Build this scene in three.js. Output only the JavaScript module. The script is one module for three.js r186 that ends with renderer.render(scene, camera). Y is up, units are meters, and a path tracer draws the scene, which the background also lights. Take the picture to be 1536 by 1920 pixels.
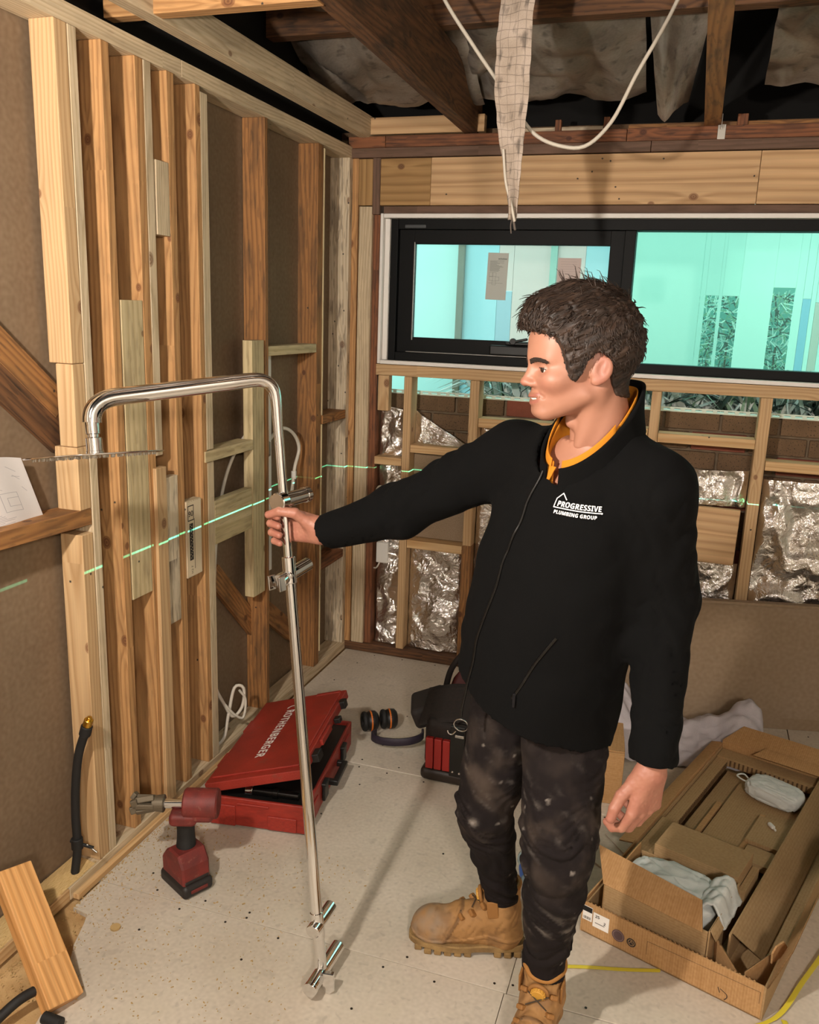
import * as THREE from 'three';
import { RoundedBoxGeometry } from 'three/addons/geometries/RoundedBoxGeometry.js';
import { mergeGeometries } from 'three/addons/utils/BufferGeometryUtils.js';

// ---------------------------------------------------------------- camera, sky, lights, exposure
const scene = new THREE.Scene();
const camera = new THREE.PerspectiveCamera(62.2, 1536 / 1920, 0.05, 60);
camera.rotation.order = 'YXZ';
camera.position.set(1.5543, 1.6934, 3.7979);
camera.rotation.set(-0.2309, 0.3122, 0.03564);
scene.add(camera);
const renderer = new THREE.WebGLRenderer({ antialias: true });
renderer.toneMapping = THREE.LinearToneMapping;
renderer.toneMappingExposure = 1.12;
renderer.shadowMap.enabled = true;
// overcast daylight outside: cool against the warm lamp the photo is balanced for
scene.background = new THREE.Color().setRGB(1.55, 2.35, 2.15);

const V = (x, y, z) => new THREE.Vector3(x, y, z);
// work lamp on a stand, just out of frame on the left
const LAMP = V(0.58, 1.9, 3.42);
{
  const l = new THREE.SpotLight(0xfff4e8, 14, 0, 1.5, 0.35, 2);
  l.position.copy(LAMP); l.target.position.set(1.0, 1.5, 0.6);
  l.castShadow = true; l.shadow.radius = 2.2; l.shadow.mapSize.set(2048, 2048);
  scene.add(l, l.target);
}
// unseen ceiling lamp behind the camera, placed to light the shaded right side
{
  const l = new THREE.PointLight(0xfff2e6, 16, 0, 2);
  l.position.set(2.3, 2.2, 5.0); l.castShadow = true; l.shadow.radius = 8;
  scene.add(l);
}

// ---------------------------------------------------------------- helpers
function rng(seed) { let a = seed >>> 0; return () => { a = (a + 0x6D2B79F5) | 0; let t = Math.imul(a ^ (a >>> 15), 1 | a); t = (t + Math.imul(t ^ (t >>> 7), 61 | t)) ^ t; return ((t ^ (t >>> 14)) >>> 0) / 4294967296; }; }
const lerp = (a, b, t) => a + (b - a) * t, clamp = (x, a = 0, b = 1) => Math.min(b, Math.max(a, x));
const smooth = (a, b, x) => { const t = clamp((x - a) / (b - a)); return t * t * (3 - 2 * t); };
function hash3(x, y, z) { let h = Math.imul(x, 374761393) + Math.imul(y, 668265263) + Math.imul(z, 2147483647 - 1274126177); h = Math.imul(h ^ (h >>> 13), 1274126177); return ((h ^ (h >>> 16)) >>> 0) / 4294967296; }
const GRAD = [[1, 1, 0], [-1, 1, 0], [1, -1, 0], [-1, -1, 0], [1, 0, 1], [-1, 0, 1], [1, 0, -1], [-1, 0, -1], [0, 1, 1], [0, -1, 1], [0, 1, -1], [0, -1, -1]];
function noise3(x, y, z) {
  const xi = Math.floor(x), yi = Math.floor(y), zi = Math.floor(z); const gx = x - xi, gy = y - yi, gz = z - zi; let fx = gx, fy = gy, fz = gz;
  fx = fx * fx * fx * (fx * (fx * 6 - 15) + 10); fy = fy * fy * fy * (fy * (fy * 6 - 15) + 10); fz = fz * fz * fz * (fz * (fz * 6 - 15) + 10);
  const h = (a, b, c) => { const q = GRAD[Math.floor(hash3(xi + a, yi + b, zi + c) * 12)]; return q[0] * (gx - a) + q[1] * (gy - b) + q[2] * (gz - c); };
  return 1.25 * lerp(lerp(lerp(h(0, 0, 0), h(1, 0, 0), fx), lerp(h(0, 1, 0), h(1, 1, 0), fx), fy), lerp(lerp(h(0, 0, 1), h(1, 0, 1), fx), lerp(h(0, 1, 1), h(1, 1, 1), fx), fy), fz);
}
const fbm = (x, y, z, o = 4) => { let s = 0, a = 0.5; for (let i = 0; i < o; i++) { s += a * noise3(x, y, z); x *= 2.03; y *= 2.03; z *= 2.03; a *= 0.5; } return s; };

const used = new Map();
function numbered(name) { const n = used.get(name) || 0; used.set(name, n + 1); return n ? `${name}_${String(n).padStart(3, '0')}` : name; }
function shade(o) { o.castShadow = true; o.receiveShadow = true; return o; }
function tag(o, label, category, group, kind) {
  if (label) o.userData.label = label; if (category) o.userData.category = category;
  if (group) o.userData.group = group; if (kind) o.userData.kind = kind; return o;
}
function thing(name, label, category, pos = [0, 0, 0], turn = 0, group) {
  const o = new THREE.Group(); o.name = numbered(name); o.position.set(...pos); o.rotation.y = turn; scene.add(o);
  return tag(o, label, category, group);
}
function struct(name) { const o = new THREE.Group(); o.name = name; o.userData.kind = 'structure'; scene.add(o); return o; }
function part(name, geo, mat, parent = scene) { const m = shade(new THREE.Mesh(geo, mat)); m.name = parent === scene ? numbered(name) : childName(parent, name); parent.add(m); return m; }
function childName(parent, name) { parent.userDataNames ||= new Map(); const n = parent.userDataNames.get(name) || 0; parent.userDataNames.set(name, n + 1); return n ? `${name}_${String(n).padStart(3, '0')}` : name; }
const merge = (gs) => mergeGeometries(gs.map((g) => { const h = g.index ? g.toNonIndexed() : g; for (const k of Object.keys(h.attributes)) if (!['position', 'normal', 'uv'].includes(k)) h.deleteAttribute(k); return h; }));

// uv in metres from the dominant side of each face; the long axis runs along v
function metricUV(geo, off = [0, 0], axis = null) {
  const g = geo.index ? geo.toNonIndexed() : geo; const p = g.attributes.position, n = p.count, uv = new Float32Array(n * 2);
  g.computeBoundingBox(); const s = g.boundingBox.getSize(V(0, 0, 0)).toArray();
  const long = axis ?? s.indexOf(Math.max(...s)); const a = V(0, 0, 0), b = V(0, 0, 0), c = V(0, 0, 0);
  for (let i = 0; i < n; i += 3) {
    a.fromBufferAttribute(p, i); b.fromBufferAttribute(p, i + 1); c.fromBufferAttribute(p, i + 2);
    const nn = b.clone().sub(a).cross(c.clone().sub(a)).toArray().map(Math.abs); const d = nn.indexOf(Math.max(...nn));
    const ax = [0, 1, 2].filter((k) => k !== d); let v = ax.includes(long) ? long : ax[1]; let u = ax.find((k) => k !== v);
    [a, b, c].forEach((q, k) => { const t = q.toArray(); uv[(i + k) * 2] = t[u] + off[0] + d * 0.037; uv[(i + k) * 2 + 1] = t[v] + off[1] + (d === long ? 0 : d * 0.31); });
  }
  g.setAttribute('uv', new THREE.BufferAttribute(uv, 2)); return g;
}
const R0 = rng(77);
function plankGeo(w, h, d, bev = 0.002, axis = null) {
  const g = new RoundedBoxGeometry(w, h, d, 1, Math.min(bev, w / 3, h / 3, d / 3));
  return metricUV(g, [R0() * 3, R0() * 3], axis);
}
// a board between two corners
function board(parent, name, x0, x1, y0, y1, z0, z1, mat, bev = 0.002, axis = null) {
  const m = part(name, plankGeo(Math.abs(x1 - x0), Math.abs(y1 - y0), Math.abs(z1 - z0), bev, axis), mat, parent);
  m.position.set((x0 + x1) / 2, (y0 + y1) / 2, (z0 + z1) / 2); return m;
}
// a bar of rectangular section along a line
function bar(parent, name, a, b, w, h, mat, roll = 0, bev = 0.002) {
  const L = a.distanceTo(b); const m = part(name, plankGeo(w, h, L, bev, 2), mat, parent);
  m.position.copy(a).add(b).multiplyScalar(0.5); m.up.set(0, 1, 0);
  const t = b.clone(); m.lookAt(t.sub(a).add(m.position)); m.rotateZ(roll); return m;
}
function tube(pts, r, seg = 60, rad = 10, closed = false) { return new THREE.TubeGeometry(new THREE.CatmullRomCurve3(pts, closed, 'centripetal'), seg, r, rad, closed); }
// tube whose radius varies along it, with round caps
function taperTube(pts, rf, seg = 60, rad = 16, caps = true) {
  const cv = new THREE.CatmullRomCurve3(pts, false, 'centripetal'); const fr = cv.computeFrenetFrames(seg, false); const pos = [], uv = [], idx = [];
  const L = cv.getLength();
  for (let i = 0; i <= seg; i++) { const t = i / seg, c = cv.getPointAt(t), r = typeof rf === 'function' ? rf(t) : rf;
    for (let j = 0; j <= rad; j++) { const a = j / rad * Math.PI * 2; const q = c.clone().addScaledVector(fr.normals[i], Math.cos(a) * r).addScaledVector(fr.binormals[i], Math.sin(a) * r); pos.push(q.x, q.y, q.z); uv.push(j / rad * r * 6.28, t * L); } }
  for (let i = 0; i < seg; i++) for (let j = 0; j < rad; j++) { const a = i * (rad + 1) + j, b = a + rad + 1; idx.push(a, b, a + 1, b, b + 1, a + 1); }
  if (caps) for (const i of [0, seg]) { const c = cv.getPointAt(i / seg); const k = pos.length / 3; pos.push(c.x, c.y, c.z); uv.push(0, 0); const base = pos.length / 3;
    for (let j = 0; j <= rad; j++) { const q = (i * (rad + 1) + j) * 3; pos.push(pos[q], pos[q + 1], pos[q + 2]); uv.push(0, 0); }
    for (let j = 0; j < rad; j++) i ? idx.push(k, base + j + 1, base + j) : idx.push(k, base + j, base + j + 1); }
  const g = new THREE.BufferGeometry(); g.setAttribute('position', new THREE.Float32BufferAttribute(pos, 3)); g.setAttribute('uv', new THREE.Float32BufferAttribute(uv, 2)); g.setIndex(idx); g.computeVertexNormals();
  const nn = g.attributes.normal; for (let i = 0; i <= seg; i++) { const a = i * (rad + 1), b = a + rad; const m = V(nn.getX(a) + nn.getX(b), nn.getY(a) + nn.getY(b), nn.getZ(a) + nn.getZ(b)).normalize(); nn.setXYZ(a, m.x, m.y, m.z); nn.setXYZ(b, m.x, m.y, m.z); }
  return g;
}
// a sheet with real thickness over a parametric surface f(u, v) -> Vector3
function sheetGeo(f, nu, nv, th = 0.0015, uvs = [1, 1]) {
  const P = []; for (let j = 0; j <= nv; j++) for (let i = 0; i <= nu; i++) P.push(f(i / nu, j / nv));
  const at = (i, j) => P[clamp(j, 0, nv) * (nu + 1) + clamp(i, 0, nu)]; const pos = [], uv = [], idx = [], N = (nu + 1) * (nv + 1);
  const nor = []; for (let j = 0; j <= nv; j++) for (let i = 0; i <= nu; i++) nor.push(at(i + 1, j).clone().sub(at(i - 1, j)).cross(at(i, j + 1).clone().sub(at(i, j - 1))).normalize());
  for (const s of [0.5, -0.5]) for (let k = 0; k < N; k++) { const q = P[k].clone().addScaledVector(nor[k], s * th); pos.push(q.x, q.y, q.z); uv.push((k % (nu + 1)) / nu * uvs[0], Math.floor(k / (nu + 1)) / nv * uvs[1]); }
  const id = (i, j, s) => s * N + j * (nu + 1) + i;
  for (let j = 0; j < nv; j++) for (let i = 0; i < nu; i++) { idx.push(id(i, j, 0), id(i + 1, j, 0), id(i + 1, j + 1, 0), id(i, j, 0), id(i + 1, j + 1, 0), id(i, j + 1, 0)); idx.push(id(i, j, 1), id(i + 1, j + 1, 1), id(i + 1, j, 1), id(i, j, 1), id(i, j + 1, 1), id(i + 1, j + 1, 1)); }
  const rim = []; for (let i = 0; i < nu; i++) rim.push([i, 0, i + 1, 0]); for (let j = 0; j < nv; j++) rim.push([nu, j, nu, j + 1]); for (let i = nu; i > 0; i--) rim.push([i, nv, i - 1, nv]); for (let j = nv; j > 0; j--) rim.push([0, j, 0, j - 1]);
  for (const [a, b, c, d] of rim) idx.push(id(a, b, 0), id(c, d, 1), id(c, d, 0), id(a, b, 0), id(a, b, 1), id(c, d, 1));
  const g = new THREE.BufferGeometry(); g.setAttribute('position', new THREE.Float32BufferAttribute(pos, 3)); g.setAttribute('uv', new THREE.Float32BufferAttribute(uv, 2)); g.setIndex(idx); g.computeVertexNormals(); return g;
}
// flat outline in x,y pushed along z with a small bevel
function extrude(pts, depth, bev = 0.001, holes = []) {
  const s = new THREE.Shape(pts.map(([x, y]) => new THREE.Vector2(x, y))); for (const h of holes) s.holes.push(new THREE.Path(h.map(([x, y]) => new THREE.Vector2(x, y))));
  return new THREE.ExtrudeGeometry(s, { depth, bevelEnabled: bev > 0, bevelThickness: bev, bevelSize: bev, bevelSegments: 1, curveSegments: 12 });
}
const lathe = (prof, seg = 32) => new THREE.LatheGeometry(prof.map(([r, y]) => new THREE.Vector2(r, y)), seg);
function cyl(r0, r1, h, seg = 28) { // crisp flat ends with a small chamfer
  const b = Math.min(r0, r1, h) * 0.1; const disc = (r, up) => { const g = new THREE.CircleGeometry(r, seg); g.rotateX(up ? -Math.PI / 2 : Math.PI / 2); g.translate(0, up ? h / 2 : -h / 2, 0); return g; };
  const side = new THREE.CylinderGeometry(r1, r0, h - 2 * b, seg, 1, true), c1 = new THREE.CylinderGeometry(r1 - b, r1, b, seg, 1, true).translate(0, h / 2 - b / 2, 0), c0 = new THREE.CylinderGeometry(r0, r0 - b, b, seg, 1, true).translate(0, -h / 2 + b / 2, 0);
  return mergeGeometries([side, c0, c1, disc(r1 - b, true), disc(r0 - b, false)]);
}
const place = (g, x, y, z, rx = 0, ry = 0, rz = 0) => g.applyMatrix4(new THREE.Matrix4().makeRotationFromEuler(new THREE.Euler(rx, ry, rz)).setPosition(x, y, z));
const rbox = (w, h, d, r = 0.003, s = 2) => new RoundedBoxGeometry(w, h, d, s, Math.min(r, w / 2.1, h / 2.1, d / 2.1));
// turn geometry made along +y so that it runs from a towards b
function along(g, a, b) { const d = b.clone().sub(a).normalize(); const q = new THREE.Quaternion().setFromUnitVectors(V(0, 1, 0), d); return g.applyMatrix4(new THREE.Matrix4().compose(a.clone().add(b).multiplyScalar(0.5), q, V(1, 1, 1))); }
const rod = (a, b, r, r2 = r, seg = 20) => along(cyl(r, r2, a.distanceTo(b), seg), a, b);
// ---------------------------------------------------------------- materials
function dataTex(w, h, f, srgb = true) {
  const d = new Uint8Array(w * h * 4); const o = [0, 0, 0];
  for (let j = 0; j < h; j++) for (let i = 0; i < w; i++) { f(i, j, o); const k = (j * w + i) * 4; d[k] = clamp(o[0]) * 255; d[k + 1] = clamp(o[1]) * 255; d[k + 2] = clamp(o[2]) * 255; d[k + 3] = 255; }
  const t = new THREE.DataTexture(d, w, h); t.wrapS = t.wrapT = THREE.RepeatWrapping; t.magFilter = THREE.LinearFilter; t.minFilter = THREE.LinearFilter; if (srgb) t.colorSpace = THREE.SRGBColorSpace; t.needsUpdate = true; return t;
}
const hex = (h) => [(h >> 16 & 255) / 255, (h >> 8 & 255) / 255, (h & 255) / 255];
// timber: rings cut lengthwise, knots, fibre streaks; the texture is 0.3 m wide and 2.0 m long
function wood(seed, cEarly, cLate, { rings = 70, knots = 5, streak = 0.06, dirt = 0, dirtCol = 0x3a2c1e, rough = 0.72, arch = 0.05, nails = 0 } = {}) {
  const W = 192, H = 1024, r = rng(seed); const A = hex(cEarly), B = hex(cLate), D = hex(dirtCol);
  const K = Array.from({ length: knots }, () => [r() * 0.3, r() * 2, 0.006 + r() * 0.011]); const cx = 0.02 + r() * 0.26; const N = Array.from({ length: nails }, () => [r() * 0.3, r() * 2]);
  const s = seed * 7.31;
  const val = (u, v) => {
    let du = 0, k = 0;
    for (const [ku, kv, kr] of K) { const x = u - ku, y = (v - kv) * 0.45; const q = Math.exp(-(x * x + y * y) / (kr * kr * 5)); du += q * kr * 1.6 * Math.sign(x || 1); const e = Math.hypot(x, (v - kv) * 0.75) / kr; if (e < 1.15) k = Math.max(k, smooth(1.15, 0.8, e) * (0.75 + 0.25 * Math.sin(e * 14))); }
    const w = 0.006 * noise3(u * 9, v * 2.2, s) + 0.0025 * noise3(u * 40, v * 7, s + 3);
    const dd = Math.hypot(u + du - cx + w, arch + 0.035 * noise3(1.7, v * 1.1, s + 9));
    let q = dd * rings; q -= Math.floor(q); const ring = q < 0.72 ? Math.pow(q / 0.72, 2.2) : 1 - (q - 0.72) / 0.28;
    return [ring, k, noise3(u * 260, v * 5, s + 5) * 0.6 + noise3(u * 90, v * 2, s + 6) * 0.5];
  };
  const map = dataTex(W, H, (i, j, o) => {
    const u = i / W * 0.3, v = j / H * 2; const [g, k, f] = val(u, v); const tone = 0.5 + 0.5 * fbm(u * 8, v * 2.5, s + 20, 3);
    let t = clamp(g * 0.75 + 0.12 * tone); let m = 1 + f * streak + (tone - 0.5) * 0.16;
    const dm = dirt ? clamp(dirt * smooth(-0.05, 0.45, fbm(u * 22, v * 6, s + 40, 4)) + dirt * 0.8 * smooth(0.32, 0.5, noise3(u * 150, v * 16, s + 41))) : 0;
    let nk = 0; for (const [a, b] of N) { const q = Math.hypot(u - a, v - b); if (q < 0.0034) nk = 0.8; }
    for (let c = 0; c < 3; c++) { let x = lerp(A[c], B[c], t) * m; x = lerp(x, B[c] * [0.62, 0.5, 0.45][c], k * 0.85); x = lerp(x, D[c], dm); o[c] = lerp(x, 0.1, nk); }
  });
  map.repeat.set(1 / 0.3, 1 / 2.0);
  return new THREE.MeshStandardMaterial({ map, roughness: rough, bumpMap: map, bumpScale: 0.0006 });
}
const M = {};
M.pine = wood(1, 0xd0ae80, 0xb48a58, { knots: 6, nails: 6 });
M.pinePale = wood(2, 0xc6a67c, 0xaa855a, { knots: 4, rings: 95, nails: 4 });
M.orange = wood(3, 0xc09360, 0x966a3f, { knots: 6, dirt: 0.12, nails: 4 });
M.brown = wood(4, 0xa0703f, 0x704a28, { knots: 5, dirt: 0.3, nails: 3 });
M.grey = wood(5, 0xd0bd9e, 0xb09a78, { knots: 4, rings: 100, dirt: 0.1, nails: 6 });
M.green = wood(6, 0xc8b68e, 0xae9a70, { knots: 5, rings: 48, nails: 3, dirt: 0.15 });
M.dark = wood(7, 0x6e4a2c, 0x452c19, { knots: 4, dirt: 0.4, dirtCol: 0x1d140d });
M.red = wood(8, 0x8a5634, 0x5d3721, { knots: 5, dirt: 0.35, dirtCol: 0x2a1a12, nails: 6 });
M.ply = wood(9, 0xcfab80, 0xa8835a, { knots: 8, rings: 26, arch: 0.004, nails: 12 });
M.hard = wood(10, 0xd9a468, 0xb57f45, { knots: 0, rings: 60, streak: 0.14, rough: 0.6 });
M.weathered = wood(11, 0xcfc0a6, 0xb5a183, { knots: 2, rings: 80, dirt: 0.35, dirtCol: 0x463a30, nails: 24 });
M.plyDark = wood(12, 0xa98554, 0x846238, { knots: 5, rings: 30, arch: 0.01, nails: 8 });
M.mauve = wood(13, 0x6f5444, 0x57402f, { knots: 1, dirt: 0.2 });

function mottled(seed, c0, c1, size, scale, extra, rough = 0.9, bump = 0.0008, px = 512) {
  const A = hex(c0), B = hex(c1);
  const map = dataTex(px, px, (i, j, o) => { const u = i / px * size, v = j / px * size; const a = clamp(0.5 + fbm(u * scale, v * scale, seed, 5) * 1.1), b = noise3(u * scale * 30, v * scale * 30, seed + 5) * 0.03; for (let c = 0; c < 3; c++) o[c] = lerp(A[c], B[c], a) + b; if (extra) extra(u, v, o); });
  map.repeat.set(1 / size, 1 / size); return new THREE.MeshStandardMaterial({ map, roughness: rough, bumpMap: map, bumpScale: bump });
}
M.lining = mottled(21, 0x6f5b45, 0x7d6850, 2, 2.5, (u, v, o) => { const s = 0.008 * noise3(u * 60, v * 1.2, 3); for (let c = 0; c < 3; c++) o[c] += s; }, 0.95);
M.cement = mottled(22, 0xcdc2b2, 0xbfb3a1, 1.6, 3, (u, v, o) => {
  const d = smooth(0.12, 0.42, fbm(u * 5, v * 5, 61, 4)); o[0] = lerp(o[0], 0.80, d * 0.35); o[1] = lerp(o[1], 0.76, d * 0.35); o[2] = lerp(o[2], 0.68, d * 0.35);
  const s = smooth(0.5, 0.62, noise3(u * 55, v * 55, 63)); for (let c = 0; c < 3; c++) o[c] *= 1 - 0.05 * s;
  const t = smooth(0.25, 0.45, fbm(u * 14, v * 14, 64, 3)); for (let c = 0; c < 3; c++) o[c] *= 1 - 0.05 * t;
}, 0.86, 0.0004, 1024);
M.subfloor = mottled(23, 0xcaa876, 0xb08c5c, 0.6, 14, null, 0.95, 0.003);
M.sawdust = mottled(24, 0xe2c48c, 0xc9a468, 0.3, 40, null, 1, 0.004);
M.brick = mottled(25, 0x66503a, 0x755c44, 0.5, 12, (u, v, o) => { const s = smooth(0.45, 0.6, noise3(u * 160, v * 160, 3)); for (let c = 0; c < 3; c++) o[c] *= 1 - 0.35 * s; }, 0.95, 0.003);
M.brickRed = mottled(26, 0x7d4534, 0x8f5340, 0.5, 12, null, 0.95, 0.003);
M.mortar = mottled(27, 0x6e5c49, 0x81705b, 0.4, 20, null, 1, 0.003);
M.plaster = mottled(28, 0x8a755c, 0x94806a, 1.5, 2, null, 0.95, 0.0003);
M.wall = mottled(29, 0xc9c2b6, 0xd2cbc0, 1.5, 2, null, 0.95, 0.0003, 128);  // for unseen walls, made pale to bounce light and whiten the chrome
M.roofFoil = mottled(30, 0xb0a89e, 0x6f655b, 1.4, 3.2, (u, v, o) => {
  const s = smooth(0.1, 0.6, fbm(u * 20, v * 20, 12, 4)); for (let c = 0; c < 3; c++) o[c] *= 1 - 0.3 * s; const w = smooth(0.3, 0.55, fbm(u * 7, v * 1.5, 18, 4)); for (let c = 0; c < 3; c++) o[c] = lerp(o[c], [0.75, 0.74, 0.72][c], w * 0.6);  // pale streaks put silver highlights into the foil colour
}, 0.5, 0.004);
M.roofFoil.metalness = 0.5; M.roofFoil.roughness = 0.42;
M.cardboard = mottled(31, 0xb28a5c, 0xa67e51, 0.8, 4, (u, v, o) => { const s = 0.018 * Math.sin(v * 900) + 0.02 * noise3(u * 6, v * 160, 5); for (let c = 0; c < 3; c++) o[c] += s; }, 0.9, 0.0002);
M.cardInner = mottled(32, 0xa88a62, 0x9b7d56, 0.8, 4, (u, v, o) => { const s = 0.015 * Math.sin(u * 800); for (let c = 0; c < 3; c++) o[c] += s; }, 0.92, 0.0002);
const crinkle = dataTex(512, 512, (i, j, o) => { const u = i / 512 * 6, v = j / 512 * 6; const w = fbm(u, v, 3, 3) * 1.3; const a = 1 - Math.abs(noise3(u * 1.6 + w, v * 1.6, 1)), b = 1 - Math.abs(noise3(u * 4 + w, v * 4 + w, 2)); o[0] = o[1] = o[2] = a * 0.6 + b * 0.3 + 0.1 * noise3(u * 30, v * 30, 4); }, false);
crinkle.repeat.set(2, 2);
M.foil = new THREE.MeshStandardMaterial({ color: new THREE.Color().setRGB(0.88, 0.85, 0.81), metalness: 0.97, roughness: 0.22, bumpMap: crinkle, bumpScale: 0.008 });
const solid = (c, rough = 0.6, metal = 0, o = {}) => new THREE.MeshStandardMaterial({ color: c, roughness: rough, metalness: metal, ...o });
M.black = solid(0x070808, 0.5); M.white = solid(0xe4e0da, 0.5); M.chrome = solid(0xe6e6e6, 0.06, 1); M.steel = solid(0xa9a59c, 0.35, 1); M.screw = solid(0x3a342d, 0.5, 0.6);
M.blackPlastic = solid(0x141312, 0.45); M.rubber = solid(0x161514, 0.7); M.brass = solid(0xd9b050, 0.3, 1); M.paper = solid(0xd8d2c8, 0.9); M.cable = solid(0xcdc5b6, 0.55); M.whitePlastic = solid(0xdcd9d2, 0.4);
M.redPlastic = mottled(33, 0xa03023, 0x84261c, 0.5, 8, (u, v, o) => { const s = smooth(0.25, 0.55, fbm(u * 16, v * 16, 9, 4)); o[0] = lerp(o[0], 0.47, s * 0.5); o[1] = lerp(o[1], 0.3, s * 0.5); o[2] = lerp(o[2], 0.24, s * 0.5); }, 0.5, 0.0003);
M.redTool = mottled(34, 0x7e2a24, 0x5c2420, 0.2, 25, (u, v, o) => { const s = smooth(0.2, 0.5, fbm(u * 60, v * 60, 9, 3)); for (let c = 0; c < 3; c++) o[c] = lerp(o[c], [0.5, 0.36, 0.3][c], s * 0.6); }, 0.6, 0.0004);
// ---------------------------------------------------------------- floor of cement sheets over a rough subfloor
const floor = struct('floor');
board(floor, 'subfloor', -0.2, 3.6, -0.12, -0.014, -0.3, 6.2, M.subfloor, 0.001);
{
  const S = [[0.012, 1.2665, 1.04, 1.953], [1.268, 3.5, 1.04, 1.953], [0.012, 2.1, 0.0, 1.036], [2.104, 3.5, 0, 1.036], [1.262, 3.5, 1.957, 3.2], [0.0, 1.6, 3.6, 6], [1.604, 3.5, 3.204, 6]];
  const screws = []; const r = rng(5);
  for (const [x0, x1, z0, z1] of S) {
    board(floor, 'cement_sheet', x0, x1, -0.014, 0.0 - R0() * 0.0012, z0, z1, M.cement, 0.0015);
    for (let x = x0 + 0.03; x < Math.min(x1, 2.4); x += 0.15) for (const z of [z0 + 0.025, z1 - 0.025]) if (r() < 0.8) screws.push([x + (r() - 0.5) * 0.06, z + (r() - 0.5) * 0.02]);
    for (let x = x0 + 0.1; x < Math.min(x1, 2.4); x += 0.42) for (let z = z0 + 0.15; z < z1; z += 0.24) if (r() < 0.7) screws.push([x + (r() - 0.5) * 0.08, z + (r() - 0.5) * 0.08]);
  }
  // the sheet nearest the camera has a ragged corner by the wall
  const near = extrude([[0.03, -1.957], [1.26, -1.957], [1.26, -3.2], [1.0, -3.59], [0.26, -3.59], [0.25, -2.55], [0.2, -2.37], [0.165, -2.26], [0.13, -2.2], [0.1, -2.12], [0.085, -2.09], [0.03, -2.08]], 0.013, 0.0005); near.rotateX(-Math.PI / 2); near.translate(0, -0.0135, 0);
  part('cement_sheet', metricUV(near), M.cement, floor);
  for (let x = 0.3; x < 1.25; x += 0.16) screws.push([x + (r() - 0.5) * 0.05, 1.985 + (r() - 0.5) * 0.01]);
  for (let x = 0.3; x < 1.2; x += 0.3) for (let z = 2.12; z < 2.7; z += 0.21) screws.push([x + (r() - 0.5) * 0.1, z + (r() - 0.5) * 0.08]);
  part('screw_heads', merge(screws.map(([x, z]) => place(new THREE.CylinderGeometry(0.0035, 0.0035, 0.001, 8), x, 0.0006, z))), M.screw, floor).userData.kind = 'stuff';
}
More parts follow.
